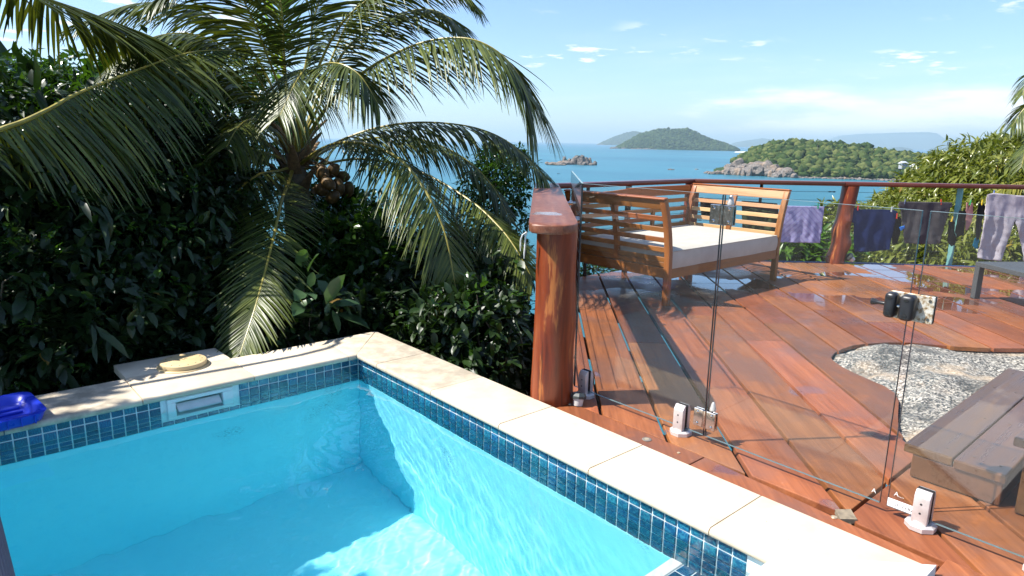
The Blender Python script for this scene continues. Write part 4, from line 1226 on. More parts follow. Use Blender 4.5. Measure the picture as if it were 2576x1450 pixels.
# local x runs along the front edge towards the viewer's right, local y away
tx((0, 0, .295), (1.3, .75, .340), 'table_top')
for x_ in (0, 1.24):
    for y_ in (0, .69): tx((x_, y_, ZD), (x_ + .06, y_ + .06, .2945), 'leg')
# ------------------------------------------------------------------ laundry on the railing cables
def pl_pt(x, y, off=0.0):
    """point on the upright plane of the long rail seen at this place"""
    a = Vector((5.2, 1.0, 0)); b = Vector((8.3, -1.85, 0)); d = ray(x, y); n = Vector((-(b - a).y, (b - a).x, 0)).normalized()
    t_ = ((a - CAM).dot(n) + off) / d.dot(n); return CAM + d * t_
def cloth(name, label, cat, outline, m, off=-.03, seed=0, folds=.02, group=None, freq=9, pegs=(), pegcol=None, thick=.006, nx_=46, nz_=40):
    """outline: list of (px,py) corners of the garment in the rail plane; wrinkled two-sided cloth"""
    P_ = [pl_pt(x, y, off) for x, y in outline]
    o = P_[0]; ax = Vector((8.3 - 5.2, -1.85 - 1.0, 0)).normalized(); nr = Vector((-ax.y, ax.x, 0))
    poly = [((p - o).dot(ax), p.z) for p in P_]
    us = [p[0] for p in poly]; zs = [p[1] for p in poly]
    b = bmesh.new(); vs = [b.verts.new((u, 0, z)) for u, z in poly]
    try: fc = b.faces.new(vs)
    except ValueError: return
    bmesh.ops.triangulate(b, faces=[fc])
    # cut into a grid so that it can crease
    u0, u1, z0, z1 = min(us), max(us), min(zs), max(zs)
    for i in range(1, nx_):
        bmesh.ops.bisect_plane(b, geom=b.verts[:] + b.edges[:] + b.faces[:], plane_co=(u0 + (u1 - u0) * i / nx_, 0, 0), plane_no=(1, 0, 0))
    for i in range(1, nz_):
        bmesh.ops.bisect_plane(b, geom=b.verts[:] + b.edges[:] + b.faces[:], plane_co=(0, 0, z0 + (z1 - z0) * i / nz_), plane_no=(0, 0, 1))
    for v_ in b.verts:
        u, z = v_.co.x, v_.co.z; h = (z1 - z) / max(.01, z1 - z0)
        w = math.sin(u * freq * 3 + seed + 5 * noise.noise(Vector((u * 4, z * 2, seed)))) * .35 + noise.noise(Vector((u * 13, z * 5, seed))) + .3 * noise.noise(Vector((u * 26 + z * 12, z * 18, seed + 3)))
        v_.co.y = folds * w * (.25 + .9 * h) + .012 * noise.noise(Vector((u * 3, z * 3, seed + 9)))
        v_.co.x += .006 * noise.noise(Vector((u * 20, z * 20, seed + 5)))
    R_ = Matrix((ax, nr, Vector((0, 0, 1)))).transposed().to_4x4(); M_ = Matrix.Translation((o.x, o.y, 0)) @ R_
    mb = MB(); verts = [v_.co.copy() for v_ in b.verts]; b.verts.index_update()
    fs = [[v_.index for v_ in f_.verts] for f_ in b.faces]; b.free()
    mid = (u0 + u1) / 2
    verts = [Vector((v_.x - mid, v_.y, v_.z)) for v_ in verts]
    me = bpy.data.meshes.new(name); me.from_pydata([tuple(v_) for v_ in verts], [], fs); me.polygons.foreach_set('use_smooth', [True] * len(fs)); me.materials.append(m)
    ob = bpy.data.objects.new(name, me); COL.objects.link(ob); ob.matrix_basis = M_ @ Matrix.Translation((mid, 0, 0))
    so = ob.modifiers.new('thickness', 'SOLIDIFY'); so.thickness = thick; so.offset = 0
    tag(ob, label, cat, group)
    return ob
M_LAV = m_fabric('lavender_stripe', (.40, .38, .63), (.45, .43, .68), stripes=(9, (.27, .22, .48)), wear=(5, .1, (.40, .36, .62)))
M_NAVY = m_fabric('navy_cotton', (.010, .020, .085), (.015, .030, .12))
M_GREYC = m_fabric('charcoal_cotton', (.075, .070, .075), (.105, .095, .10))
M_BLACKC = m_fabric('black_cotton', (.012, .012, .014), (.022, .022, .024))
M_OLIVE = m_fabric('olive_cotton', (.035, .050, .025), (.06, .08, .04))
M_MAUVE = m_fabric('pale_mauve_cotton', (.42, .38, .42), (.50, .46, .50), wear=(3, .2, (.36, .31, .38)))
M_PINK = m_fabric('pink_cotton', (.42, .20, .19), (.50, .26, .24))
M_TEALC = m_fabric('teal_cotton', (.01, .10, .17), (.015, .16, .26))
cloth('shirt', 'lavender striped shirt hanging left of the crooked log post', 'shirt', [(1966, 521), (1975, 518), (2062, 520), (2073, 520), (2072, 535), (2066, 560), (2063, 612), (1959, 610), (1962, 570), (1963, 540)], M_LAV, seed=1, folds=.014)
cloth('shirt', 'navy blue t-shirt hanging upside down right of the crooked log post', 'shirt', [(2134, 527), (2150, 524), (2165, 527), (2222, 527), (2247, 529), (2257, 532), (2256, 545), (2247, 560), (2243, 590), (2237, 628), (2190, 634), (2150, 634), (2147, 600), (2148, 562), (2136, 556), (2131, 540)], M_NAVY, seed=2, folds=.016)
cloth('shirt', 'charcoal grey t-shirt spread wide between navy shirt and aqua post', 'shirt', [(2262, 508), (2300, 508), (2360, 509), (2395, 510), (2396, 520), (2384, 527), (2376, 530), (2374, 570), (2366, 600), (2364, 614), (2320, 615), (2276, 612), (2273, 600), (2279, 560), (2277, 532), (2263, 528), (2259, 518)], M_GREYC, off=-.045, seed=3, folds=.016)
cloth('underwear', 'black underwear with blue waistband hanging beside the navy shirt', 'underwear', [(2248, 548), (2262, 545), (2268, 552), (2266, 570), (2264, 590), (2258, 612), (2246, 615), (2242, 590)], M_BLACKC, off=-.02, seed=4, folds=.01, nx_=12)
cloth('waistband', 'bright blue waistband edge peeping out beside the charcoal t-shirt', 'underwear', [(2262, 572), (2274, 568), (2276, 574), (2266, 582)], m_fabric('blue_band', (.03, .16, .55), (.05, .22, .65)), off=-.05, seed=5, folds=.003, nx_=6, nz_=4)
cloth('sock', 'long black sock hanging left of the aqua post', 'sock', [(2388, 555), (2396, 552), (2402, 560), (2400, 580), (2406, 598), (2402, 616), (2392, 620), (2384, 610), (2386, 590)], M_BLACKC, seed=6, folds=.01, nx_=10)
cloth('sock', 'black sock hanging just right of the aqua post', 'sock', [(2412, 530), (2430, 532), (2428, 560), (2424, 590), (2410, 596), (2402, 585), (2408, 560)], M_BLACKC, off=-.05, seed=7, folds=.01, nx_=10)
cloth('top', 'pink strappy top hanging between the black sock and the teal swimwear', 'top', [(2431, 510), (2436, 511), (2438, 530), (2440, 530), (2443, 511), (2448, 512), (2449, 540), (2444, 560), (2434, 578), (2428, 580), (2429, 545)], M_PINK, seed=8, folds=.008, nx_=10)
cloth('swimsuit', 'dark swimwear with teal legs hanging left of the mauve trousers', 'swimwear', [(2462, 513), (2472, 510), (2478, 520), (2476, 540), (2468, 560), (2470, 580), (2462, 600), (2456, 604), (2454, 570), (2456, 545), (2458, 528)], M_BLACKC, off=-.04, seed=9, folds=.01, nx_=10)
cloth('swimsuit', 'teal blue trailing strap of swimwear at the left trouser leg', 'swimwear', [(2452, 600), (2460, 596), (2464, 606), (2458, 618), (2461, 627), (2452, 626), (2447, 618)], M_TEALC, off=-.04, seed=9, folds=.006, nx_=6, nz_=8)
cloth('trousers', 'pale mauve trousers hanging by the waist at the right edge', 'trousers', [(2484, 490), (2500, 486), (2560, 492), (2600, 494), (2608, 540), (2612, 600), (2618, 655), (2574, 658), (2571, 620), (2566, 590), (2560, 560), (2552, 555), (2544, 575), (2534, 605), (2524, 640), (2516, 657), (2495, 656), (2461, 650), (2468, 625), (2476, 590), (2480, 540)], M_MAUVE, off=-.06, seed=11, folds=.03, freq=5)
# dark things behind the daybed
def cz_(u, dz=0.0): return Vector((5.22 + (6.56 - 5.22) * u, .93 + (-.20 - .93) * u, dz))
cloth('shirt', 'black t-shirt hanging on the cables seen through the left slats of the daybed', 'shirt', [(1760, 497), (1830, 505), (1832, 560), (1765, 550)], M_BLACKC, off=-.03, seed=12, folds=.01)
cloth('shirt', 'black shirt hanging on the cables behind the right half of the daybed arm', 'shirt', [(1866, 505), (1955, 512), (1962, 560), (1957, 600), (1945, 640), (1868, 590)], M_BLACKC, off=-.03, seed=13, folds=.016)
cloth('shirt', 'olive green shirt bunched behind the lower slats of the daybed arm', 'shirt', [(1872, 530), (1890, 524), (1900, 545), (1930, 556), (1950, 535), (1958, 560), (1950, 580), (1880, 575), (1866, 560)], M_OLIVE, off=-.06, seed=14, folds=.03)
# pegs
PEGS = [((1978, 520), (.01, .28, .12), 'green peg on the left shoulder of the lavender shirt'), ((2058, 520), (.01, .28, .12), 'green peg on the right shoulder of the lavender shirt'),
        ((2158, 524), (.60, .03, .03), 'red peg on the navy t-shirt'), ((2243, 528), (.45, .46, .48), 'grey peg on the right corner of the navy t-shirt'), ((2276, 509), (.10, .12, .20), 'dark blue peg on the left sleeve of the charcoal t-shirt'),
        ((2367, 510), (.62, .05, .02), 'red peg on the right side of the charcoal t-shirt'), ((2256, 545), (.62, .04, .02), 'red peg on the black underwear'), ((2395, 553), (.62, .40, .02), 'yellow peg on the long black sock'),
        ((2441, 511), (.02, .32, .10), 'green peg on the pink top'), ((2470, 511), (.70, .48, .02), 'yellow peg on the dark swimwear'), ((2500, 487), (.15, .20, .45), 'blue peg on the waist of the mauve trousers')]
for (px, py), c_, lb_ in PEGS:
    p = pl_pt(px, py, -.045); pm = simple('peg_' + lb_.split()[0] + lb_.split()[-1], c_, .4)
    pg = thing('clothes_peg', tuple(p), lb_, 'peg'); axp = Vector((3.1, -2.85, 0)).normalized(); M_ = frame((p.x, p.y, p.z), axp) @ Matrix.Rotation(random.uniform(-.2, .2), 4, 'Y')
    for sg in (-1, 1):
        MB().box((-.006, sg * .004 - .003, -.028), (.006, sg * .004 + .003, .040), M_ @ Matrix.Rotation(sg * .10, 4, 'X'), bevel=.001).build('leg', pm, pg)
    MB().tube([M_ @ Vector((-.008, 0, .008)), M_ @ Vector((.008, 0, .008))], .004, 8).build('spring', M_CHROME, pg)

# ------------------------------------------------------------------ foliage tools
def leaf_shape(kind):
    """unit leaf along +x, width along y, z up; returns verts, faces"""
    if kind == 'simple':
        V = [(0, 0, 0), (.45, .22, .05), (.45, -.22, .05), (1, 0, -.06), (.45, 0, 0)]
        return np.array(V), [(0, 4, 1), (0, 2, 4), (4, 3, 1), (4, 2, 3)]
    if kind == 'lance':
        V = [(0, 0, 0), (.3, 0, .0), (.65, 0, -.06), (1, 0, -.22), (.3, .105, .035), (.65, .095, -.025), (.3, -.105, .035), (.65, -.095, -.025)]
        return np.array(V), [(0, 1, 4), (0, 6, 1), (1, 2, 5), (1, 5, 4), (1, 6, 7), (1, 7, 2), (2, 3, 5), (2, 7, 3)]
    if kind == 'broad':
        V = [(0, 0, 0), (.25, 0, .0), (.62, 0, -.02), (1, 0, -.12), (.25, .21, .05), (.62, .22, .03), (.25, -.21, .05), (.62, -.22, .03), (.86, .11, -.03), (.86, -.11, -.03)]
        return np.array(V), [(0, 1, 4), (0, 6, 1), (1, 2, 5), (1, 5, 4), (1, 6, 7), (1, 7, 2), (2, 3, 8), (2, 8, 5), (2, 9, 3), (2, 7, 9)]
def leaves(name, blobs, ncl, per, size, kind, m, parent, seed, droop=.35, shell=.55, spread=.9, szvar=.35, upbias=.3, stick=None):
    """leaf rosettes spread through ellipsoid blobs [(centre, radii)], ONE mesh"""
    r = np.random.RandomState(seed)
    vols = np.array([b[1][0] * b[1][1] * b[1][2] for b in blobs]) ** .8; pr = vols / vols.sum()
    bi = r.choice(len(blobs), ncl, p=pr)
    C0 = np.array([list(b[0]) for b in blobs])[bi]; RR = np.array([list(b[1]) for b in blobs])[bi]
    d = r.normal(size=(ncl, 3)); d /= np.linalg.norm(d, axis=1)[:, None]
    rad = (shell + (1 - shell) * r.rand(ncl)) ** .6
    rad *= 1 + .16 * np.sin(d[:, 0] * 5 + bi) * np.cos(d[:, 1] * 6 + bi * 2)
    pos = C0 + d * RR * rad[:, None]
    outw = d.copy(); outw[:, 2] += upbias; outw /= np.linalg.norm(outw, axis=1)[:, None]
    # nothing grows inside the pool, its walls or the deck
    def free(p):
        x, y, z = p[:, 0], p[:, 1], p[:, 2]
        pool = (x > -2.7) & (x < .55) & (y < .62) & (y > -4.5) & (z < .5)
        skim = (x > -1.5) & (x < -.5) & (y < .95) & (y > 0) & (z < .2)
        dk = (x > .35) & (y < 1.3) & ((x - .45) * .719 - (y + 1.25) * .695 > -.12) & ((x - 5.2) * .70 + (y - 1.0) * .72 < .22) & (z > -.35) & (z < 2.2)
        return ~(pool | skim | dk)
    ok = free(pos); pos = pos[ok]; outw = outw[ok]; d = d[ok]; ncl = len(pos)
    N_ = ncl * per
    P0 = np.repeat(pos, per, 0); O = np.repeat(outw, per, 0)
    dirv = O * .55 + r.normal(size=(N_, 3)) * spread * .6; dirv[:, 2] -= droop
    dirv /= np.linalg.norm(dirv, axis=1)[:, None]
    P0 = P0 + r.normal(size=(N_, 3)) * size * .22
    up = r.normal(size=(N_, 3)) * .35; up[:, 2] += 1
    S = np.cross(up, dirv); S /= np.linalg.norm(S, axis=1)[:, None] + 1e-9; U = np.cross(dirv, S)
    L = size * (1 + szvar * r.normal(size=N_)).clip(.4, 1.8)
    V, F = leaf_shape(kind); V = V.astype(np.float32)
    W = P0[:, None, :] + L[:, None, None] * (V[None, :, 0:1] * dirv[:, None, :] + V[None, :, 1:2] * S[:, None, :] + V[None, :, 2:3] * U[:, None, :])
    nv = len(V); tri = np.array([f_ for f_ in F])
    Fa = (tri[None, :, :] + (np.arange(N_) * nv)[:, None, None]).reshape(-1, 3)
    me = raw_mesh(name, W.reshape(-1, 3), Fa, m, smooth=False)
    var = (np.repeat(r.rand(ncl), per) * .45 + r.rand(N_) * .55)
    add_attr(me, np.repeat(var, nv))
    o = link_mesh(name, me, None, parent); tag(o, kind='stuff'); return o
def limbs(t, base, tips, r0, m, name='branch', wob=.12, sub=0):
    for i, tp in enumerate(tips):
        b = Vector(base); e = Vector(tp); pts = []
        for k in range(7):
            h = k / 6; p = b.lerp(e, h); p.z += math.sin(h * PI) * .12 * (e - b).length
            p += Vector((noise.noise(Vector((i * 3.1, h * 3, 1))), noise.noise(Vector((i * 5.7, h * 3, 4))), 0)) * wob * (e - b).length * .5
            pts.append(p)
        MB().tube(pts, [r0 * (1 - .8 * k / 6) for k in range(7)], 7).build(name, m, t)
M_BARK = simple('grey_bark', (.11, .085, .06), .85, 0, .4, 30, .5)
M_BARK2 = simple('pale_bark', (.20, .16, .11), .85, 0, .4, 24, .5)
# species
L_DARK = leaf_mat('dark_shrub_leaf', (.005, .014, .004), (.011, .030, .007), (.034, .070, .013), rough=.42, trans=.20, dead=.02)
L_GLOSS = leaf_mat('glossy_leaf', (.012, .034, .007), (.028, .075, .013), (.075, .15, .022), rough=.24, trans=.32, dead=.012)
L_MANGO = leaf_mat('mango_leaf', (.050, .080, .012), (.125, .155, .024), (.26, .26, .050), rough=.30, trans=.28, dead=.03)
L_BRIGHT = leaf_mat('bright_leaf', (.035, .10, .015), (.080, .18, .025), (.15, .26, .04), rough=.35, trans=.38)
L_FAR = leaf_mat('round_leaf', (.03, .07, .03), (.06, .12, .05), (.10, .18, .07), rough=.4, trans=.25)

def shrub(name, label, cat, blobs_px, base_drop, ncl, per, size, kind, m, seed, barkm=M_BARK, droop=.35, group=None, shell=.45, upbias=.3, nb=4, br=.03, spread=.9):
    """blobs given as (px, py, distance, (rx, ry, rz))"""
    bl = [(at(x, y, d_), R_) for x, y, d_, R_ in blobs_px]
    c = sum((b[0] for b in bl), Vector()) / len(bl); base = Vector((c.x, c.y, max(hill_z(c.x, c.y), c.z - base_drop)))
    t = thing(name, tuple(base), label, cat, group)
    MB().tube([base - Vector((0, 0, .2)), base.lerp(c, .35) + Vector((.08, .05, 0)), base.lerp(c, .7)], [br * 1.8, br * 1.5, br], 8).build('trunk', barkm, t)
    limbs(t, base.lerp(c, .55), [b[0] + Vector((0, 0, b[1][2] * .4)) for b in bl][:nb * 2], br, barkm)
    leaves('foliage', bl, ncl, per, size, kind, m, t, seed, droop, shell, upbias=upbias, spread=spread)
    if m is L_DARK:
        leaves('new_growth', bl, ncl // 7, per, size * .72, kind, L_GLOSS, t, seed + 500, droop * .6, .9, upbias=upbias + .2, spread=spread)
        leaves('hanging_leaves', bl, ncl // 16, 6, size * 1.9, 'lance', L_DARK, t, seed + 700, .9, .95, upbias=.1, spread=.8)
        rt_ = random.Random(seed)
        for k in range(9):
            b_ = rt_.choice(bl); q = Vector((rt_.gauss(0, 1), rt_.gauss(0, 1) , rt_.gauss(0, 1))).normalized()
            e_ = b_[0] + Vector((q.x * b_[1][0], q.y * b_[1][1], q.z * b_[1][2])) * 1.08; s0 = b_[0] + (e_ - b_[0]) * .35 + Vector((rt_.uniform(-.2, .2), rt_.uniform(-.2, .2), -.2))
            if e_.y < .7 and e_.x < .6: continue
            MB().tube([s0, s0.lerp(e_, .35) + Vector((.03, .02, .05)), s0.lerp(e_, .7) + Vector((-.03, 0, .04)), e_], [.010, .007, .005, .002], 5).build('twig', M_BARK2, t)
    return t
# ------------------------------------------------------------------ shrubs behind the pool (from left to right)
shrub('leafy_shrub', 'dark broad-leaved shrub at the left edge behind the blue tray', 'shrub',
      [(-60, 780, 5.6, (1.0, .8, 1.2)), (120, 900, 5.4, (.8, .7, .8)), (60, 620, 6.0, (1.0, .9, .9)), (-80, 480, 6.2, (1.0, .9, .9)), (230, 760, 6.1, (.9, .8, .9))], 4, 3600, 6, .082, 'broad', L_DARK, 21)
shrub('leafy_shrub', 'tall dark shrub behind the skimmer slab under the near palm frond', 'shrub',
      [(330, 640, 6.3, (1.0, .9, 1.1)), (420, 820, 5.9, (.9, .8, .8)), (250, 480, 6.6, (1.1, 1.0, .9)), (440, 540, 6.8, (.8, .8, .8)), (300, 960, 5.4, (.9, .5, .45))], 4, 4200, 6, .080, 'broad', L_DARK, 22)
shrub('leafy_tree', 'small-leaved tree behind the left palm fronds, its crown sprinkled with sunlit leaves', 'tree',
      [(420, 330, 8.0, (1.3, 1.2, .9)), (560, 400, 8.2, (1.1, 1.1, 1.0)), (200, 350, 8.2, (1.5, 1.2, .8)), (300, 620, 8.8, (1.8, 1.2, 1.2)), (40, 480, 8.8, (1.5, 1.2, 1.4)), (600, 250, 8.6, (.6, .6, .4)), (60, 800, 8.4, (1.6, 1.2, 1.4))], 7, 5200, 7, .085, 'simple', L_GLOSS, 23, br=.06)
shrub('reed_clump', 'tall grassy reeds with upright blades at the top left behind the fronds', 'reeds',
      [(110, 330, 7.6, (.8, .8, .40)), (300, 290, 7.8, (.5, .6, .30)), (10, 330, 7.6, (.5, .5, .35))], 6, 150, 7, .26, 'lance', L_GLOSS, 24, droop=-.55, upbias=.6, spread=.6)
shrub('leafy_shrub', 'dark shrub under the palm crown with sea showing through its leaves', 'shrub',
      [(560, 800, 5.9, (.7, .6, .5)), (640, 900, 5.6, (.8, .6, .5)), (500, 920, 5.4, (.7, .5, .4)), (740, 770, 6.6, (.6, .6, .4))], 4, 1700, 6, .080, 'broad', L_DARK, 25)
shrub('glossy_shrub', 'bright glossy shrub in the middle right of the palm trunk', 'shrub',
      [(880, 640, 6.7, (.55, .6, .5)), (820, 760, 6.3, (.6, .5, .5)), (960, 720, 6.6, (.55, .5, .45)), (860, 560, 7.4, (.45, .5, .35))], 4, 1500, 6, .095, 'broad', L_GLOSS, 26, shell=.5)
shrub('leafy_shrub', 'dark shrub filling the slope behind the pool corner', 'shrub',
      [(900, 870, 5.6, (.8, .5, .45)), (1050, 860, 6.0, (.7, .6, .6)), (1130, 760, 6.2, (.7, .6, .6)), (760, 860, 5.6, (.7, .5, .45)), (1060, 900, 5.8, (.6, .4, .3))], 4, 3000, 6, .075, 'broad', L_DARK, 27)
shrub('broad_leaved_plant', 'plant with big round insect-eaten leaves left of the pool corner', 'plant',
      [(765, 755, 5.3, (.26, .22, .20)), (790, 800, 5.2, (.18, .2, .15)), (710, 825, 5.1, (.25, .16, .12))], 2, 34, 2, .16, 'broad', L_FAR, 28, nb=3, br=.012, shell=.7)
shrub('leafy_shrub', 'shrub with upright leaf rosettes between the pool corner and the log post', 'shrub',
      [(1150, 860, 5.2, (.45, .35, .45)), (1230, 900, 5.2, (.5, .4, .5)), (1200, 940, 5.6, (.45, .35, .3)), (1280, 820, 5.8, (.5, .4, .6)), (1300, 950, 5.6, (.4, .3, .35))], 3, 1500, 6, .085, 'broad', L_DARK, 29, upbias=.6)
shrub('leafy_tree', 'slender small-leaved tree rising in front of the sea just left of the log post', 'tree',
      [(1240, 470, 7.6, (.42, .4, .42)), (1275, 430, 7.8, (.38, .4, .28)), (1200, 560, 7.5, (.25, .3, .25)), (1290, 560, 7.6, (.22, .25, .35)), (1230, 400, 7.9, (.22, .2, .16)), (1270, 720, 7.0, (.5, .5, .6))], 5, 1500, 6, .06, 'simple', L_GLOSS, 30, shell=.3, br=.022)
shrub('leafy_shrub', 'lower dark shrubs seen through the drooping fronds above the pool corner', 'shrub',
      [(960, 620, 8.4, (.8, .8, .6)), (1090, 700, 8.2, (.9, .8, .6)), (1220, 680, 8.0, (.6, .6, .5)), (1000, 780, 7.6, (1.1, .8, .7)), (1210, 800, 7.0, (.9, .7, .6)), (700, 840, 7.6, (1.0, .8, .6))], 5, 2600, 6, .085, 'simple', L_DARK, 31)
for o in ():
    pass
# hedge of undergrowth closing the slope below
shrub('undergrowth_bank', 'dense shaded undergrowth on the slope behind the whole pool edge', 'undergrowth',
      [(100, 700, 8.6, (2.2, 1.2, 1.6)), (420, 840, 7.8, (1.4, 1.0, 1.1)), (800, 900, 7.4, (1.6, 1.0, .7)), (1150, 900, 6.8, (1.4, .9, .7)), (300, 900, 7.0, (2.2, .9, 1.0)), (-250, 600, 8.0, (2, 1.5, 2))], 6, 3600, 6, .15, 'simple', L_DARK, 32, shell=.2)

# ------------------------------------------------------------------ trees beyond the deck, right
shrub('mango_tree', 'large sunlit mango tree with drooping yellow-green leaves at the right, above the rail', 'tree',
      [(2570, 540, 17, (2.4, 2.0, 1.5)), (2440, 480, 18, (1.5, 1.4, .85)), (2340, 540, 18, (1.4, 1.3, .75)), (2600, 430, 17.5, (1.2, 1.2, .75)), (2440, 600, 16, (2.1, 1.4, 1.1)), (2500, 410, 18.5, (.8, .8, .35)), (2270, 540, 19, (1.1, .9, .35)), (2560, 375, 19, (.7, .7, .35)), (2210, 590, 18.5, (1.2, 1, .6))],
      9, 12500, 7, .18, 'lance', L_MANGO, 41, barkm=M_BARK2, droop=.75, shell=.62, upbias=.5, br=.12)
shrub('mango_tree', 'lower yellow-green mango crown below the rail behind the hanging laundry', 'tree',
      [(2200, 620, 15.5, (1.6, 1.4, .9)), (2080, 650, 15.5, (1.4, 1.3, .55)), (2330, 660, 14.8, (1.8, 1.4, 1.0)), (2130, 585, 17.0, (1.1, 1.0, .5)), (2480, 690, 14.5, (1.9, 1.4, 1.0)), (2620, 640, 15, (1.5, 1.4, 1.2)), (2000, 700, 14.5, (1.2, 1.1, .5))],
      9, 9500, 7, .17, 'lance', L_MANGO, 42, barkm=M_BARK2, droop=.7, shell=.62, upbias=.5, br=.1)
shrub('bright_shrub', 'bright green leafy shrub under the lavender shirt beyond the deck edge', 'shrub',
      [(1990, 645, 10.6, (.55, .5, .28)), (1930, 680, 10.6, (.6, .5, .22)), (2060, 650, 10.8, (.5, .5, .3))], 5, 420, 8, .22, 'lance', L_BRIGHT, 43, droop=.1, upbias=.7)
shrub('leafy_shrub', 'small green shrub tip showing under the daybed at the deck edge', 'shrub',
      [(1500, 690, 8.6, (.32, .3, .22)), (1560, 668, 8.9, (.25, .2, .14)), (1470, 720, 8.2, (.4, .3, .25))], 4, 190, 6, .07, 'simple', L_GLOSS, 44, shell=.3, br=.01)
# off to the left and up-sun: the tree whose shade lies on the pool
shrub('shade_tree', 'spreading leafy tree standing left of the pool and shading its left half', 'tree',
      [((0), (0), 0, (0, 0, 0))][:0] or [(-3000, -900, 4.2, (.1, .1, .1))], 1, 1, 1, .01, 'simple', L_GLOSS, 50) if False else None
def shade_tree():
    t = thing('shade_tree', (-6.2, .6, -2.2), 'spreading leafy tree standing left of the pool and shading its left half', 'tree')
    MB().tube([(-6.2, .6, -2.4), (-6.1, .4, .5), (-5.6, .1, 2.6)], [.16, .13, .09], 9).build('trunk', M_BARK, t)
    bl = [(Vector((-4.75, .45, 4.0)), (1.05, 1.2, .5)), (Vector((-4.8, -1.2, 4.0)), (1.05, 1.1, .5)), (Vector((-5.6, -.2, 4.5)), (1.0, 1.2, .6)), (Vector((-4.9, -2.6, 4.0)), (1.0, 1.0, .5)), (Vector((-6.6, .8, 4.2)), (1.0, 1.0, .6)), (Vector((-5.9, 1.7, 3.7)), (1.1, .8, .5)), (Vector((-4.75, 2.0, 3.8)), (.85, .5, .4))]
    limbs(t, (-5.7, .15, 2.3), [b[0] for b in bl], .05, M_BARK)
    leaves('foliage', bl, 3000, 6, .13, 'simple', L_GLOSS, t, 51, .3, .2)
shade_tree()

# ------------------------------------------------------------------ palms
L_FROND = leaf_mat('palm_leaflet', (.018, .032, .007), (.050, .076, .013), (.14, .165, .030), rough=.38, trans=.13, tcol=(1.4, 1.35, .30), spec=.4)
L_FROND_Y = leaf_mat('yellowing_leaflet', (.10, .12, .02), (.20, .21, .035), (.34, .30, .06), rough=.32, trans=.35, tcol=(1.3, 1.2, .3))
M_MID = simple('frond_midrib', (.30, .25, .045), .38, 0, .25, 20, .05)
M_SHEATH = simple('fibrous_sheath', (.22, .14, .07), .85, 0, .4, 40, .4)
def cr(P, t):
    """catmull-rom through points"""
    n = len(P) - 1; x = t * n; i = min(int(x), n - 1); u = x - i
    p0 = P[max(i - 1, 0)]; p1 = P[i]; p2 = P[i + 1]; p3 = P[min(i + 2, n)]
    return .5 * ((2 * p1) + (p2 - p0) * u + (2 * p0 - 5 * p1 + 4 * p2 - p3) * u * u + (3 * p1 - p0 - 3 * p2 + p3) * u ** 3)
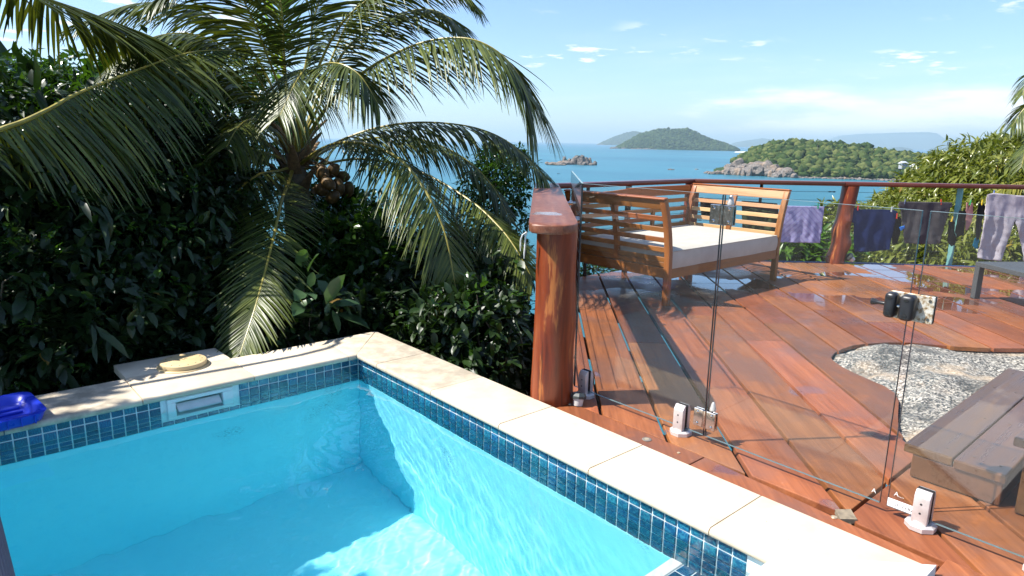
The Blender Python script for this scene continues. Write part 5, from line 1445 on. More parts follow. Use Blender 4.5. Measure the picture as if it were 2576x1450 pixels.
def frond(palm, P, n=62, L=.62, wid=.019, droop=.42, r0=.022, bare=.16, seed=0, mat=None, midm=None, split=False, lift=-.38, sides=(1, 1), sweep=.85, twist=0.0, tip=.42, hang=1.0):
    rr = random.Random(seed); mat = mat or L_FROND
    P = [Vector(p) for p in P]
    pts = [cr(P, i / 40) for i in range(41)]
    mr = MB().tube(pts, [r0 * (1 - .86 * (i / 40) ** .8) for i in range(41)], 7, flat=.7).build('frond', midm or M_MID, palm)
    V = []; F = []; var = []
    NS_ = 6
    for i in range(n):
        s_ = bare + (1 - bare) * (i + .5) / n
        p = cr(P, s_); T = (cr(P, min(1, s_ + .01)) - cr(P, s_ - .01)).normalized()
        up = Vector((0, 0, 1)); S = T.cross(up)
        if S.length < .15: S = T.cross(Vector((RT.x, RT.y, .3)))
        S.normalize(); U = S.cross(T).normalized()
        if twist: q = Matrix.Rotation(twist, 3, T); S = q @ S; U = q @ U
        k = (i + .5) / n
        prof = min(1.0, .45 + 2.2 * k) * (1 - (1 - tip) * max(0, (k - .45) / .55) ** 1.4)
        for sd in (0, 1):
            if not sides[sd]: continue
            sg = 1 if sd else -1
            if rr.random() < .05: continue
            LL = L * prof * rr.uniform(.82, 1.10) * (rr.uniform(.45, .8) if rr.random() < .06 else 1); sw = sweep * (.55 + .9 * k) + rr.gauss(0, .11)
            le = lift * (1 - k * k) + .12 * k * k
            d = (S * sg * .9 + T * sw + U * le * rr.uniform(.7, 1.25)).normalized()
            dr = droop * rr.uniform(.5, 1.7)
            pos = p.copy(); vel = d.copy(); seg = LL / NS_
            base = len(V); w0 = wid * rr.uniform(.85, 1.1)
            g = Vector((0, 0, -1))
            vv = rr.random()
            W = T - vel * T.dot(vel)
            if W.length < .1: W = U
            W.normalize()
            for j in range(NS_ + 1):
                h = j / NS_
                ww = w0 * (.35 + 1.9 * h if h < .3 else .92 * (1 - ((h - .3) / .7) ** 2.1)) * .5 + .0008
                Wj = (T - vel * T.dot(vel)); 
                if Wj.length < .05: Wj = W
                Wj.normalize(); fold = vel.cross(Wj)
                V.append(pos + Wj * ww + fold * ww * .35 * sg); V.append(pos.copy()); V.append(pos - Wj * ww + fold * ww * .35 * sg)
                vel = (vel + g * dr * (.10 + .34 * h) * hang).normalized(); pos = pos + vel * seg
            var += [vv] * ((NS_ + 1) * 3)
            for j in range(NS_):
                a = base + j * 3
                F += [(a, a + 1, a + 4, a + 3), (a + 1, a + 2, a + 5, a + 4)]
    if split:
        k3 = (NS_ + 1) * 3; nl = len(V) // k3
        Fl = np.array([(j * 3, j * 3 + 1, j * 3 + 4, j * 3 + 3) for j in range(NS_)] + [(j * 3 + 1, j * 3 + 2, j * 3 + 5, j * 3 + 4) for j in range(NS_)])
        q_cut = min(nl, 100)
        if nl > q_cut:
            me = raw_mesh('leaflets', [tuple(v_) for v_ in V[q_cut * k3:]], np.array([tuple(i - q_cut * k3 for i in f_) for f_ in F if f_[0] >= q_cut * k3]), mat, True); add_attr(me, var[q_cut * k3:])
            tag(link_mesh('leaflets', me, None, mr), kind='stuff')
        for q in range(q_cut):
            me = raw_mesh('leaflet', [tuple(v_) for v_ in V[q * k3:(q + 1) * k3]], Fl, mat, True); add_attr(me, var[q * k3:(q + 1) * k3])
            link_mesh('leaflet', me, None, mr)
    else:
        me = raw_mesh('leaflets', [tuple(v_) for v_ in V], np.array(F), mat, True); add_attr(me, var)
        tag(link_mesh('leaflets', me, None, mr), kind='stuff')
    return mr
D0 = 7.3
C = at(742, 400, D0)
palm = thing('coconut_palm', (C.x + .2, C.y + .3, -5.2), 'coconut palm with long arching fronds rising behind the pool', 'palm tree')
MB().tube([(C.x + .25, C.y + .35, -5.4), (C.x + .2, C.y + .3, -3), (C.x + .05, C.y + .1, -1), C - Vector((0, 0, .35)), C + Vector((0, 0, .1))], [.19, .16, .14, .13, .09], 14).build('trunk', M_BARK2, palm)
for k in range(16):   # old leaf bases
    a = k * 2.4; zz_ = -.45 + k * .045
    b0 = C + Vector((math.cos(a) * .08, math.sin(a) * .08, zz_)); e = b0 + Vector((math.cos(a) * .26, math.sin(a) * .26, .26))
    MB().tube([b0, b0.lerp(e, .5) + Vector((0, 0, .02)), e], [.075, .05, .018], 7, flat=.45).build('leaf_base', M_SHEATH, palm)
def pf(pts, **k):   # frond from seen points: (x, y, distance)
    return frond(palm, [at(*p) for p in pts], **k)
sd = 100
FR = [
    # right, upper
    dict(pts=[(752, 370, 7.3), (820, 230, 7.2), (863, 135, 7.1), (937, 67, 7.0), (1011, 33, 6.9), (1080, 24, 6.8), (1130, 46, 6.7), (1172, 96, 6.6)], n=102, L=.62, droop=0.38, split=True),
    # right, big bright one
    dict(pts=[(752, 380, 7.3), (830, 260, 6.9), (911, 185, 6.6), (1000, 132, 6.4), (1090, 101, 6.2), (1180, 98, 6.0), (1252, 130, 5.9), (1302, 185, 5.85), (1330, 245, 5.8)], n=125, L=.80, droop=0.47, split=True, r0=.026, tip=.95, lift=-.55),
    # lower right, dark arch
    dict(pts=[(750, 410, 7.3), (826, 368, 7.1), (918, 330, 7.0), (1011, 311, 6.9), (1103, 309, 6.8), (1196, 322, 6.7), (1270, 352, 6.6), (1326, 400, 6.5), (1375, 452, 6.4)], n=112, L=.62, droop=0.50),
    # front right, hangs to the post
    dict(pts=[(748, 420, 7.3), (807, 377, 6.8), (863, 359, 6.4), (937, 365, 6.1), (1003, 400, 5.8), (1048, 448, 5.6), (1087, 511, 5.45), (1120, 590, 5.35), (1140, 690, 5.3), (1152, 765, 5.3)], n=125, L=.66, droop=0.38, split=True, r0=.028),
    dict(pts=[(750, 420, 7.3), (850, 365, 7.4), (922, 350, 7.5), (1010, 344, 7.5), (1090, 360, 7.4), (1170, 400, 7.3), (1240, 470, 7.2), (1285, 560, 7.1)], n=102, L=.62, droop=0.55),
    dict(pts=[(750, 430, 7.3), (900, 400, 7.0), (1050, 430, 6.6), (1179, 502, 6.2), (1254, 569, 5.9), (1300, 630, 5.7), (1338, 700, 5.6)], n=112, L=.52, droop=0.40, mat=None),
    # hanging in front, left of the corner
    dict(pts=[(735, 430, 7.2), (722, 470, 6.7), (708, 507, 6.2), (690, 590, 5.7), (665, 690, 5.3), (640, 780, 5.05), (604, 890, 4.9)], n=131, L=.50, droop=0.23, lift=-.02, bare=.12, r0=.022),
    # hub fronds arching towards the pool
    dict(pts=[(745, 380, 7.2), (750, 270, 6.9), (763, 185, 6.5), (765, 176, 6.1), (740, 215, 5.8), (705, 290, 5.6)], n=87, L=.66, droop=0.60, bare=.42, lift=-.3),
    dict(pts=[(750, 380, 7.2), (772, 260, 6.8), (800, 175, 6.3), (850, 160, 5.9), (905, 190, 5.7), (950, 260, 5.6)], n=77, L=.6, droop=0.62, bare=.40),
    # upright
    dict(pts=[(738, 380, 7.3), (722, 230, 7.2), (714, 120, 7.1), (708, 20, 7.0), (690, -110, 6.9), (660, -200, 6.8)], n=93, L=.62, droop=0.28, bare=.30),
    dict(pts=[(742, 380, 7.3), (757, 230, 7.35), (775, 130, 7.4), (795, 30, 7.4), (830, -70, 7.3), (900, -120, 7.2)], n=93, L=.62, droop=0.40, bare=.26),
    dict(pts=[(735, 385, 7.3), (706, 235, 7.1), (672, 140, 6.9), (640, 60, 6.7), (590, -30, 6.5), (500, -60, 6.3), (410, -10, 6.2)], n=112, L=.74, droop=0.50, bare=.24),
    dict(pts=[(745, 385, 7.3), (800, 240, 7.7), (850, 110, 7.9), (910, 0, 8.0), (1000, -60, 8.0), (1110, -50, 7.9), (1190, 10, 7.8)], n=100, L=.7, droop=0.47),
    # left
    dict(pts=[(735, 390, 7.3), (690, 270, 7.2), (620, 160, 7.0), (530, 100, 6.9), (430, 85, 6.8), (330, 120, 6.7), (250, 200, 6.6)], n=112, L=.74, droop=0.53),
    dict(pts=[(735, 395, 7.3), (680, 300, 7.5), (610, 220, 7.5), (520, 180, 7.4), (420, 190, 7.3), (340, 240, 7.2)], n=96, L=.66, droop=0.57),
    dict(pts=[(732, 410, 7.3), (670, 385, 7.2), (590, 370, 7.1), (500, 400, 7.0), (430, 470, 6.9), (390, 560, 6.9)], n=93, L=.6, droop=0.55),
    dict(pts=[(735, 420, 7.3), (700, 430, 7.0), (650, 440, 6.7), (590, 490, 6.5), (550, 570, 6.3), (530, 660, 6.2)], n=93, L=.62, droop=0.45),
    dict(pts=[(740, 430, 7.3), (770, 460, 7.6), (800, 500, 7.8), (830, 560, 7.9), (850, 640, 7.9)], n=68, L=.5, droop=0.45),
    dict(pts=[(740, 400, 7.3), (690, 330, 6.9), (640, 300, 6.5), (600, 320, 6.2), (570, 370, 6.0)], n=62, L=.6, droop=0.60, bare=.3),
    dict(pts=[(735, 385, 7.3), (650, 250, 7.6), (560, 170, 7.9), (450, 150, 8.1), (330, 180, 8.2), (230, 260, 8.2)], n=84, L=.66, droop=.5, bare=.3, lift=-.6),
    dict(pts=[(735, 385, 7.3), (680, 210, 7.5), (600, 90, 7.6), (480, 20, 7.6), (340, 10, 7.5), (200, 60, 7.4)], n=90, L=.66, droop=.42, bare=.3),
    dict(pts=[(738, 395, 7.3), (660, 330, 7.4), (560, 290, 7.4), (450, 300, 7.3), (360, 360, 7.2)], n=76, L=.60, droop=.5, bare=.25, lift=-.7),
    dict(pts=[(745, 385, 7.3), (790, 200, 7.0), (860, 60, 6.8), (960, -20, 6.6), (1060, -50, 6.5), (1160, -20, 6.4)], n=84, L=.62, droop=.45, bare=.3),
]
for i, fdict in enumerate(FR):
    p = fdict.pop('pts'); pf(p, seed=sd + i, **fdict)
# bright young spear at the top
frond(palm, [at(738, 380, 7.3), at(716, 200, 7.4), at(706, 80, 7.4), at(700, -60, 7.4)], n=60, L=.42, droop=.15, bare=.30, mat=leaf_mat('young_leaflet', (.10, .17, .02), (.17, .27, .03), (.26, .36, .05), trans=.5), seed=150, sweep=1.2)
# coconuts
M_NUT = simple('coconut_husk', (.12, .065, .015), .6, 0, .5, 14, .25)
for k, (px, py, d_) in enumerate([(812, 438, 6.9), (838, 430, 7.0), (862, 446, 7.1), (826, 462, 6.8), (852, 470, 6.9), (876, 478, 7.05), (838, 496, 6.85), (808, 478, 7.0)]):
    c_ = at(px, py, d_); b = bmesh.new(); bmesh.ops.create_icosphere(b, subdivisions=2, radius=.062)
    for v_ in b.verts: v_.co.z *= 1.42; v_.co *= 1 + .06 * math.cos(3 * math.atan2(v_.co.y, v_.co.x))
    MB().bm(b, Matrix.Translation(c_) @ Matrix.Rotation(k * .7, 4, (1, .3, 0)), smooth=True).build('coconut', M_NUT, palm)
    MB().tube([C + Vector((0, 0, -.05)), C.lerp(c_, .5) + Vector((0, 0, .10)), c_ + Vector((0, 0, .07))], [.014, .010, .006], 5).build('fruit_stalk', M_SHEATH, palm)

# second palm, standing out of view to the left: its fronds reach in
Q = Vector((-5.4, 1.6, 2.2))
palm2 = thing('coconut_palm', (-5.4, 1.6, -3), 'near coconut palm whose heavy fronds reach in from the left edge', 'palm tree')
MB().tube([(-5.7, 1.9, -3.2), (-5.5, 1.7, 0), (-5.4, 1.6, 2.2)], [.18, .15, .11], 12).build('trunk', M_BARK2, palm2)
def pf2(pts, **k): return frond(palm2, [Q] + [at(*p) for p in pts], **k)
pf2([(-330, 400, 5.0), (0, 325, 5.2), (111, 281, 5.35), (192, 237, 5.5), (333, 181, 5.7), (481, 132, 5.9), (590, 128, 6.1)], n=128, L=.80, wid=.022, droop=.34, bare=.22, r0=.032, seed=201, lift=-2.2, sweep=.22)
pf2([(-300, -160, 5.4), (0, -45, 5.7), (122, 0, 5.9), (221, 33, 6.0), (296, 63, 6.1), (360, 105, 6.2), (420, 165, 6.3)], n=92, L=.80, wid=.026, droop=.22, bare=.25, r0=.028, seed=202)
for a in (2.2, 2.9, 3.6, 4.3, 5.0, 1.5):
    d_ = Vector((math.cos(a), math.sin(a), 0)); frond(palm2, [Q, Q + d_ * .9 + Vector((0, 0, .8)), Q + d_ * 2.0 + Vector((0, 0, 1.0)), Q + d_ * 3.0 + Vector((0, 0, .3)), Q + d_ * 3.4 + Vector((0, 0, -.5))], n=50, L=.7, seed=int(a * 100))
# palm at the right edge
Q3 = at(2680, 330, 14.5)
palm3 = thing('coconut_palm', (Q3.x, Q3.y, Q3.z - 5), 'palm at the right edge whose fronds droop over the mango tree', 'palm tree')
MB().tube([Q3 - Vector((0, 0, 5)), Q3], [.14, .12], 10).build('trunk', M_BARK2, palm3)
def pf3(pts, **k): return frond(palm3, [Q3] + [at(*p) for p in pts], **k)
pf3([(2620, 260, 14.3), (2580, 270, 14.1), (2545, 320, 14)], n=50, L=.55, wid=.03, droop=.6, bare=.3, seed=301)
pf3([(2620, 190, 14.6), (2590, 195, 14.5), (2572, 240, 14.4)], n=40, L=.5, droop=.6, bare=.3, seed=302)
pf3([(2610, 320, 14), (2585, 360, 13.9), (2570, 420, 13.8)], n=40, L=.5, droop=.5, bare=.3, seed=303)
Q4 = at(2640, 560, 10.6)
pf4 = frond(palm3, [Q3 - Vector((0, 0, .4)), at(2620, 455, 14), at(2560, 460, 13.8), at(2500, 490, 13.6), at(2450, 560, 13.4)], n=54, L=.55, droop=.8, seed=304, mat=L_FROND_Y)
# ------------------------------------------------------------------ islands and far hills
def sea_pt(px, py):
    return on_z(px, py, SEA)
def m_forest(name, a, b, c, sc):
    s = Mat(name); w = s.coords('World'); v = s.vor(w, sc, 'F1'); n = s.noise(w, sc * .35, 5, .6); r = s.attr('var')
    f = s.ma('ADD', s.ma('MULTIPLY', r, .6), s.ma('MULTIPLY', n, .4))
    col = s.ramp(f, [(.15, a), (.45, b), (.75, c)])
    return s.done(s.principled(color=col, rough=.85, spec=.15, normal=s.bump(s.noise(w, sc * 1.5, 5, .75), .8, .9 / sc)))
def m_rock(name, sc):
    s = Mat(name); w = s.coords('World'); n = s.noise(w, sc, 6, .7); big = s.noise(w, sc * .15, 4, .6); st = s.noise(s.coords('World', (1, 1, .2)), sc * .6, 5, .7)
    c = s.ramp(n, [(.3, (.09, .08, .075)), (.55, (.20, .175, .155)), (.75, (.32, .285, .25))])
    c = s.mix(s.rng(big, .5, .65, 0, .5), c, (.40, .27, .17)); c = s.mix(s.rng(st, .55, .7, 0, .6), c, (.09, .085, .08))
    return s.done(s.principled(color=c, rough=.9, spec=.2, normal=s.bump(n, .7, 1.5 / sc)))
M_FOREST = m_forest('headland_forest', (.012, .028, .008), (.042, .075, .018), (.125, .145, .042), .12)
M_FOREST2 = m_forest('island_forest', (.010, .028, .010), (.028, .056, .018), (.062, .095, .030), .03)
M_ROCK = m_rock('shore_granite', .30); M_ROCK2 = m_rock('island_granite', .08)
M_FARHILL = simple('distant_hill', (.05, .085, .08), .95, 0, .2, .001, 0)
M_SAND = simple('white_sand', (.62, .58, .50), .9)
def ridge(name, sil, base_y, depth, m, rough_h=.03, ns=140, nd=26, seed=0, lean=.5, kind='structure', label=None, cat=None, parent=None, foot=0.0):
    """land mass: silhouette [(px, py)] over a shoreline at base_y(px) -> solid terrain with depth"""
    xs_ = [p[0] for p in sil]; v = []; f = []
    for i in range(ns + 1):
        px = xs_[0] + (xs_[-1] - xs_[0]) * i / ns
        for (a, b) in zip(sil[:-1], sil[1:]):
            if a[0] <= px <= b[0]: py = a[1] + (b[1] - a[1]) * (px - a[0]) / max(1e-6, b[0] - a[0]); break
        s0 = sea_pt(px, base_y(px)); dirv = Vector((s0.x - CAM.x, s0.y - CAM.y, 0)); D = dirv.length; dirv.normalize()
        ridge_D = D + depth * lean
        dd = ray(px, py); hz = CAM.z + dd.z / math.hypot(dd.x, dd.y) * ridge_D - SEA
        hz = max(0.0, hz) * max(0.0, min(1.0, (i - .5) / (ns * .05), (ns - .5 - i) / (ns * .05)))
        e = math.sin(PI * i / ns) ** .4
        for j in range(nd + 1):
            u = j / nd
            q = u / lean if u < lean else (1 - u) / (1 - lean)
            prof = q ** .75 * (1.12 - .12 * q)
            p = dirv * (D + depth * u)
            nn = noise.fractal(Vector((p.x, p.y, seed * 100.0)) * (4.5 / depth), .8, 2.0, 5)
            z = hz * (prof + rough_h * nn * (4 * q * (1 - q) + .25)) + foot * min(1, q * 8)
            if j == 0 or j == nd or z < .8: z = -3
            v.append((CAM.x + p.x, CAM.y + p.y, SEA + z))
    for i in range(ns):
        for j in range(nd): f.append((i * (nd + 1) + j, (i + 1) * (nd + 1) + j, (i + 1) * (nd + 1) + j + 1, i * (nd + 1) + j + 1))
    me = raw_mesh(name, v, np.array(f), m, True); add_attr(me, [.3] * len(v))
    o = link_mesh(name, me, None, parent); tag(o, label, cat, None, kind)
    return o, np.array(v).reshape(ns + 1, nd + 1, 3)
def canopy(name, grid, count, size, m, seed, parent=None, zmin=3, sub=1, squash=.8, keep=None, imax=None):
    """tree crowns standing on the visible face of a land mass, ONE mesh"""
    r = np.random.RandomState(seed); NSg, NDg, _ = grid.shape
    b = bmesh.new(); bmesh.ops.create_icosphere(b, subdivisions=sub, radius=1.0); b.verts.index_update()
    S = np.array([v_.co[:] for v_ in b.verts]); T_ = np.array([[v_.index for v_ in f_.verts] for f_ in b.faces]); b.free()
    VV = []; FF = []; AA = []; n = 0; nv = len(S)
    tries = 0
    while n < count and tries < count * 20:
        tries += 1
        i = r.uniform(0, NSg - 1.001); j = r.uniform(0, (NDg - 1) * .66)
        i0, j0 = int(i), int(j); p = grid[i0, j0] * (1 - (i - i0)) + grid[i0 + 1, j0] * (i - i0)
        p = p * (1 - (j - j0)) + (grid[i0, j0 + 1] * (1 - (i - i0)) + grid[i0 + 1, j0 + 1] * (i - i0)) * (j - j0)
        if p[2] - SEA < zmin: continue
        if keep is not None and not keep(i / (NSg - 1), j / (NDg - 1), p[2] - SEA): continue
        k = size * r.uniform(.55, 1.5)
        jit = 1 + .55 * r.normal(size=(nv, 1)).clip(-1.3, 1.3) * .55
        Vt = S * jit * np.array([k * r.uniform(.8, 1.3), k * r.uniform(.8, 1.3), k * squash * r.uniform(.7, 1.25)]) + p + np.array([0, 0, k * .35])
        VV.append(Vt); FF.append(T_ + n * nv); AA.append(np.full(nv, r.rand()) + (S[:, 2] * .06)); n += 1
    me = raw_mesh(name, np.concatenate(VV), np.concatenate(FF), m, False); add_attr(me, np.concatenate(AA))
    o = link_mesh(name, me, None, parent); tag(o, kind='stuff'); return o
def boulders(name, label, pts, m, seed, cat='rocks', sub=2, shore=None):
    """separate boulders at seen places: (px, base_py, width px, height px)"""
    r = random.Random(seed); c0 = sea_pt(pts[0][0], pts[0][1])
    t = thing(name, tuple(c0), label, cat)
    for (px, py, w, h) in pts:
        c = sea_pt(px, py)
        if shore and py < shore(px) - 1:
            s0 = sea_pt(px, shore(px)); d_ = ray(px, py); c = CAM + d_ * (((s0 - CAM).length + (shore(px) - py) * 1.1 - 6))
        D = (c - CAM).length; sw = w / FP * D * .5; sh = h / FP * D
        b = bmesh.new(); bmesh.ops.create_icosphere(b, subdivisions=sub, radius=1.0)
        o1 = Vector((r.uniform(0, 99), r.uniform(0, 99), 0))
        for v_ in b.verts:
            n_ = v_.co.normalized(); q = 1 + .38 * noise.noise(n_ * 1.3 + o1) + .16 * noise.noise(n_ * 3.5 + o1)
            co = n_ * q; co.x = max(-1, min(1, co.x)); v_.co = co
        M_ = Matrix.Translation(c + Vector((0, 0, sh * .18))) @ Matrix.Rotation(math.atan2(RT.y, RT.x) + r.uniform(-.2, .2), 4, 'Z') @ Matrix.Diagonal((sw, sw * r.uniform(.7, 1.2), sh * .82, 1)) 
        MB().bm(b, M_, smooth=False).build('boulder', m, t)
    return t
hor = lambda x: 331 + .0187 * x
# far mainland and small far islands
ridge('far_mountains', [(1990, 377), (2040, 365), (2085, 350), (2108, 342), (2150, 338), (2260, 334), (2330, 333), (2352, 336), (2370, 348), (2400, 360), (2450, 368), (2520, 376), (2600, 380)], lambda x: hor(x) + 2.8, 9000, M_FARHILL, .02, 120, 10, 3)
ridge('far_hills', [(1950, 375), (1990, 366), (2030, 356), (2070, 364), (2110, 360), (2150, 363), (2200, 368), (2215, 374)], lambda x: hor(x) + 4.6, 3500, M_FARHILL, .03, 70, 8, 5)
ridge('far_island', [(2215, 377), (2240, 372), (2265, 370), (2290, 374), (2300, 378)], lambda x: hor(x) + 6, 1800, M_FARHILL, .03, 40, 8, 6)
ridge('far_island', [(2330, 378), (2380, 372), (2430, 370), (2480, 372), (2540, 382)], lambda x: hor(x) + 6.5, 1800, M_FARHILL, .03, 40, 8, 7)
ridge('far_island', [(1826, 367), (1850, 358), (1890, 352), (1915, 348), (1945, 352), (1980, 359), (2010, 368)], lambda x: hor(x) + 4.2, 3000, M_FARHILL, .03, 60, 8, 8)
# wooded island in two hills
_, g1 = ridge('wooded_hill', [(1502, 365), (1520, 356), (1545, 345), (1570, 336), (1592, 331), (1612, 334), (1640, 345), (1690, 372)], lambda x: hor(x) + 5.6, 1300, M_FOREST2, .04, 80, 22, 11)
canopy('forest', g1, 1300, 17, M_FOREST2, 12)
_, g2 = ridge('wooded_hill', [(1536, 376), (1556, 370), (1580, 355), (1610, 339), (1632, 333), (1652, 327), (1676, 325), (1692, 328), (1705, 327), (1722, 325), (1745, 334), (1765, 344), (1790, 354), (1820, 362), (1845, 372), (1866, 381)], lambda x: hor(x) + 14.2 + (x - 1536) * .004, 1500, M_FOREST2, .05, 110, 26, 13)
canopy('forest', g2, 3400, 12.5, M_FOREST2, 14)
rr_ = random.Random(5)
boulders('shore_rocks', 'pale granite rocks at the left point of the wooded island', [(1537 + i * 3.2, hor(1540) + 14.2 + rr_.uniform(-.5, .8), rr_.uniform(4, 9), rr_.uniform(2, 8 if 3 < i < 9 else 4)) for i in range(14)], M_ROCK2, 21, sub=1)
boulders('shore_rocks', 'thin line of rocks along the front shore of the wooded island', [(1590 + i * 7.4, hor(1590 + i * 7.4) + 14.6, rr_.uniform(6, 13), rr_.uniform(1.4, 3.4)) for i in range(36)], M_ROCK2, 22, sub=1)
boulders('shore_rocks', 'low pale rocks on the outer tip of the hazy hill, far left', [(1505 + i * 6, hor(1505) + 5.9, rr_.uniform(5, 10), rr_.uniform(1.5, 3.5)) for i in range(9)], M_ROCK2, 23, sub=1)
sp = thing('sand_spit', tuple(sea_pt(1880, 383)), 'thin white sand spit at the right end of the wooded island', 'sand spit')
b0 = [(1850, 382.0), (1880, 381.4), (1897, 382.4), (1897, 384.6), (1870, 384.8), (1846, 384.6)]
MB().add([sea_pt(x, y) + Vector((0, 0, 1.2)) for x, y in b0] + [sea_pt(x, y) - Vector((0, 0, 1)) for x, y in b0], [(0, 1, 2, 3, 4, 5)] + [(i, i + 6, (i + 1) % 6 + 6, (i + 1) % 6) for i in range(6)]).build('sand', M_SAND, sp)
# rocky islet
boulders('rock_islet', 'small rocky islet with piled grey boulders left of the wooded island', [(1424, 414, 50, 9), (1400, 415.5, 52, 7), (1376, 413, 12, 6), (1420, 411, 14, 16), (1438, 411, 12, 10), (1452, 414, 22, 22), (1462, 415, 20, 21), (1444, 414, 18, 17), (1474, 414, 15, 19), (1483, 414, 12, 17), (1497, 416, 10, 11), (1432, 413, 13, 13), (1466, 416, 18, 9), (1478, 416, 16, 8), (1488, 416.5, 12, 7)], M_ROCK2, 24, sub=2)
c_ = sea_pt(1455, 414)
isl_green = thing('islet_scrub', tuple(c_), 'green scrub tufts clinging to the top of the rocky islet', 'scrub')
leaves('foliage', [(sea_pt(1452, 414) + Vector((0, 0, 22)), (6, 4, 2.5)), (sea_pt(1437, 413) + Vector((0, 0, 9)), (7, 4, 4)), (sea_pt(1425, 413) + Vector((0, 0, 8)), (5, 3, 5)), (sea_pt(1470, 413) + Vector((0, 0, 18)), (4, 3, 2))], 240, 5, 1.5, 'simple', L_FAR, isl_green, 61)
# rocks awash
boulders('sea_rock', 'low brown rock awash in the open water left of the headland', [(1686, 428, 15, 3.2), (1694, 428, 7, 2)], M_ROCK2, 25, sub=1)
boulders('sea_rock', 'tiny dark rock awash just off the headland point', [(1752, 427, 11, 2)], M_ROCK2, 26, sub=1)
# small boat with two people, a few pixels wide
bp = sea_pt(1405, 438); boat = thing('small_boat', tuple(bp), 'tiny dark boat with people on the water below the rocky islet', 'boat')
Mb = Matrix.Translation(bp) @ Matrix.Rotation(math.atan2(RT.y, RT.x), 4, 'Z')
hull = [(-2.6, -.7), (1.8, -.8), (3.0, 0), (1.8, .8), (-2.6, .7)]
MB().prism([(x * .9, y * .8) for x, y in hull], -.3, .1, Mb).prism(hull, .1, .7, Mb).build('hull', simple('boat_paint', (.10, .12, .14), .5), boat)
MB().tube([Mb @ Vector((-2.7, 0, .1)), Mb @ Vector((-2.75, 0, 1.1))], .14, 6).build('outboard', M_RUBBER, boat)
for x_ in (-1.2, .6):
    MB().tube([Mb @ Vector((x_, 0, .5)), Mb @ Vector((x_, 0, 1.0)), Mb @ Vector((x_, 0, 1.45)), Mb @ Vector((x_, 0, 1.6)), Mb @ Vector((x_, 0, 1.85))], [.25, .28, .2, .12, .13], 8).build('seat_back' if False else 'crew', simple('dark_clothes', (.05, .05, .06), .8), boat)

# headland
HB = lambda x: 437 + (x - 1775) * .045 if x < 2000 else 447.1 + (x - 2000) * .030
_, g3 = ridge('headland', [(1764, 437), (1776, 434), (1800, 426), (1830, 416), (1852, 404), (1872, 392), (1888, 380), (1905, 374), (1940, 366), (1975, 362), (2010, 362), (2050, 364), (2090, 368), (2130, 372), (2165, 376), (2190, 384), (2240, 390), (2290, 394), (2340, 398), (2380, 404), (2440, 412), (2560, 420)], HB, 420, M_FOREST, .05, 150, 34, 15)
def keep_h(u, w, z):
    px = 1770 + u * 790
    if px < 1865: return w > .36 and z > 20
    if px < 2010: return z > (26 - (px - 1865) * .13)
    return z > 2.5
canopy('forest', g3, 3000, 6.8, M_FOREST, 16, keep=keep_h, sub=1, squash=.9)
canopy('forest', g3, 3600, 3.4, M_FOREST, 17, keep=keep_h, sub=1, squash=1.1)
# a few ragged trees on the ridge
for k, (px, py, hh, lb_) in enumerate(((2057, 368, 17, 'tallest ragged tree breaking the ridge of the headland'), (1975, 366, 9, 'rounded tree on the left crest of the headland'), (2123, 374, 9, 'lone round tree on the ridge right of the tallest one'),
                                   (2095, 372, 8, 'thin bare-branched tree on the headland ridge'), (2255, 392, 8, 'spreading tree on the right part of the headland skyline'))):
    Dk = 1480; b_ = at(px, py + 3, Dk); t = thing('ridge_tree', tuple(b_), lb_, 'tree'); H = hh / FP * Dk
    MB().tube([b_ - Vector((0, 0, 4)), b_ + Vector((.3, 0, H * .3)), b_ + Vector((0, .4, H * .8))], [.5, .4, .15], 6).build('trunk', M_BARK2, t)
    leaves('foliage', [(b_ + Vector((0, 0, H * .8)), (H * .28, H * .28, H * .18)), (b_ + RT * H * .35 + Vector((0, 0, H * .6)), (H * .22, H * .2, H * .13)), (b_ - RT * H * .25 + Vector((0, 0, H * .5)), (H * .22, H * .2, H * .14))], 90, 5, 1.5, 'simple', L_FAR, t, 70 + k)
rr_ = random.Random(9); B_ = []
for i in range(30):
    px = 1778 + i * 7.6; by = HB(px) - 1 + rr_.uniform(-1, 2.5); up = 1 + max(0, min(1, (px - 1800) / 80)) * 1.3
    B_.append((px, by, rr_.uniform(12, 24), rr_.uniform(5, 9) * up))
for i in range(70):
    px = rr_.uniform(1835, 1985); by = HB(px) - rr_.uniform(2, 24) * min(1, (px - 1800) / 60) * (1 - max(0, px - 1930) / 110)
    B_.append((px, by, rr_.uniform(16, 36), rr_.uniform(7, 14)))
B_ += [(1858, 418, 28, 20), (1905, 432, 44, 22), (1928, 428, 34, 24), (1945, 434, 30, 20), (1880, 436, 48, 14)]
boulders('headland_rocks', 'tumbled granite boulders of the headland point above the water', B_, M_ROCK, 27, sub=2, shore=HB)
boulders('shore_rocks', 'low line of pale rocks along the cove shore under the rail', [(2010 + i * 9.5, HB(2010 + i * 9.5) + .5 + rr_.uniform(-.4, .6), rr_.uniform(9, 17), rr_.uniform(2.5, 5.5)) for i in range(46)], M_ROCK, 28, sub=1)
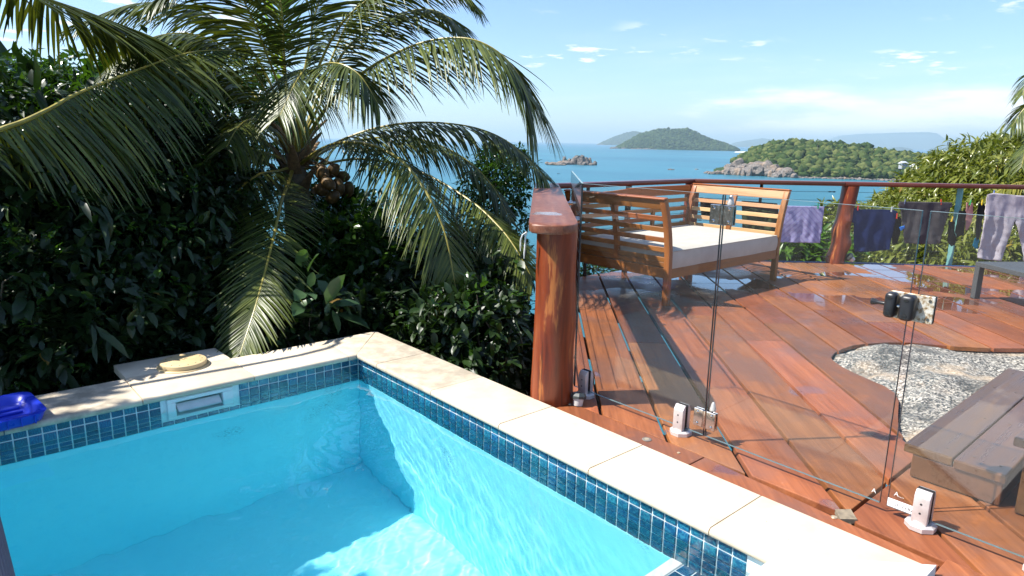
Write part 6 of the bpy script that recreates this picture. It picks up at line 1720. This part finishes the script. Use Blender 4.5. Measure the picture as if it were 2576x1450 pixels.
# holiday cottages among the trees
M_ROOF = simple('pale_metal_roof', (.52, .54, .56), .4, 0, .08, .5); M_WALL = simple('grey_boarding', (.30, .30, .31), .8, 0, .1, .5); M_WIN = simple('dark_window', (.03, .035, .04), .15)
for (px, py, w, lb_, d_) in ((2272, 414, 17, 'upper left cottage with pale roof among the headland trees', 1290), (2302, 421, 19, 'middle cottage with pale gabled roof among the headland trees', 1270), (2330, 433, 15, 'lower right cottage half hidden by the mango tree', 1250)):
    c_ = at(px, py, d_); W = w / FP * d_; t = thing('cottage', tuple(c_), lb_, 'house')
    Mh = Matrix.Translation(c_) @ Matrix.Rotation(math.atan2(RT.y, RT.x) + .3, 4, 'Z')
    MB().box((-W * .42, -3.5, -7), (W * .42, 3.5, 1.6), Mh).build('wall', M_WALL, t)
    rf = MB(); a = [(-W * .55, -4.6, 1.4), (W * .55, -4.6, 1.4), (W * .55, 4.6, 1.4), (-W * .55, 4.6, 1.4), (-W * .30, 0, 5.2), (W * .30, 0, 5.2)]
    rf.add([Mh @ Vector(p) for p in a], [(0, 1, 5, 4), (1, 2, 5), (2, 3, 4, 5), (3, 0, 4), (3, 2, 1, 0)]).build('roof', M_ROOF, t)
    for x_ in (-.25, .02, .27):
        MB().box((W * x_ - .8, -3.56, -1.6), (W * x_ + .8, -3.48, .8), Mh).build('window', M_WIN, t)
    MB().box((-W * .48, -6, -2.6), (W * .48, -3.6, -2.3), Mh).build('deck', M_WALL, t)
HAZE = 4.5e-5
# corrugated roof below the deck, seen between the coping and the log post
rt = thing('corrugated_roof', (1.35, -.2, -.5), 'pale corrugated metal roof edge below the deck beside the log post', 'roof')
v = []; f = []; nW = 96
Mr = Matrix.Translation((1.30, -.10, -.50)) @ Matrix.Rotation(math.radians(-34), 4, 'Z')
for j, yy in enumerate((-.62, 0.0)):
    for i in range(nW + 1):
        x_ = -.35 + 2.2 * i / nW; v.append(Mr @ Vector((x_, yy, .011 * math.sin(x_ * 2 * PI / .076) + yy * .06)))
for i in range(nW): f.append((i, i + 1, nW + 2 + i, nW + 1 + i))
MB().add(v, f, True).build('sheet', simple('painted_zinc', (.55, .58, .50), .5, 0, .12, 8, .05), rt)
for k in range(5):
    x_ = -.75 + .076 * (k * 6 + 5.25); p_ = Mr @ Vector((x_, -.06, .011))
    MB().lathe([(.009, 0), (.009, .004), (.004, .007)], 8, Matrix.Translation(p_)).build('screw', M_CHROME, rt)

# clear air with a little sea haze
hz = MB().box((-40000, -40000, SEA - 12), (52000, 52000, 690)).build('haze', M_RUBBER)
s = Mat('sea_haze'); pv = s.n('ShaderNodeVolumePrincipled'); pv.inputs['Color'].default_value = (.66, .89, 1.0, 1); pv.inputs['Density'].default_value = HAZE; pv.inputs['Anisotropy'].default_value = .2
s.l(pv.outputs[0], s.out.inputs['Volume']); hz.data.materials.clear(); hz.data.materials.append(s.m); tag(hz, kind='stuff')
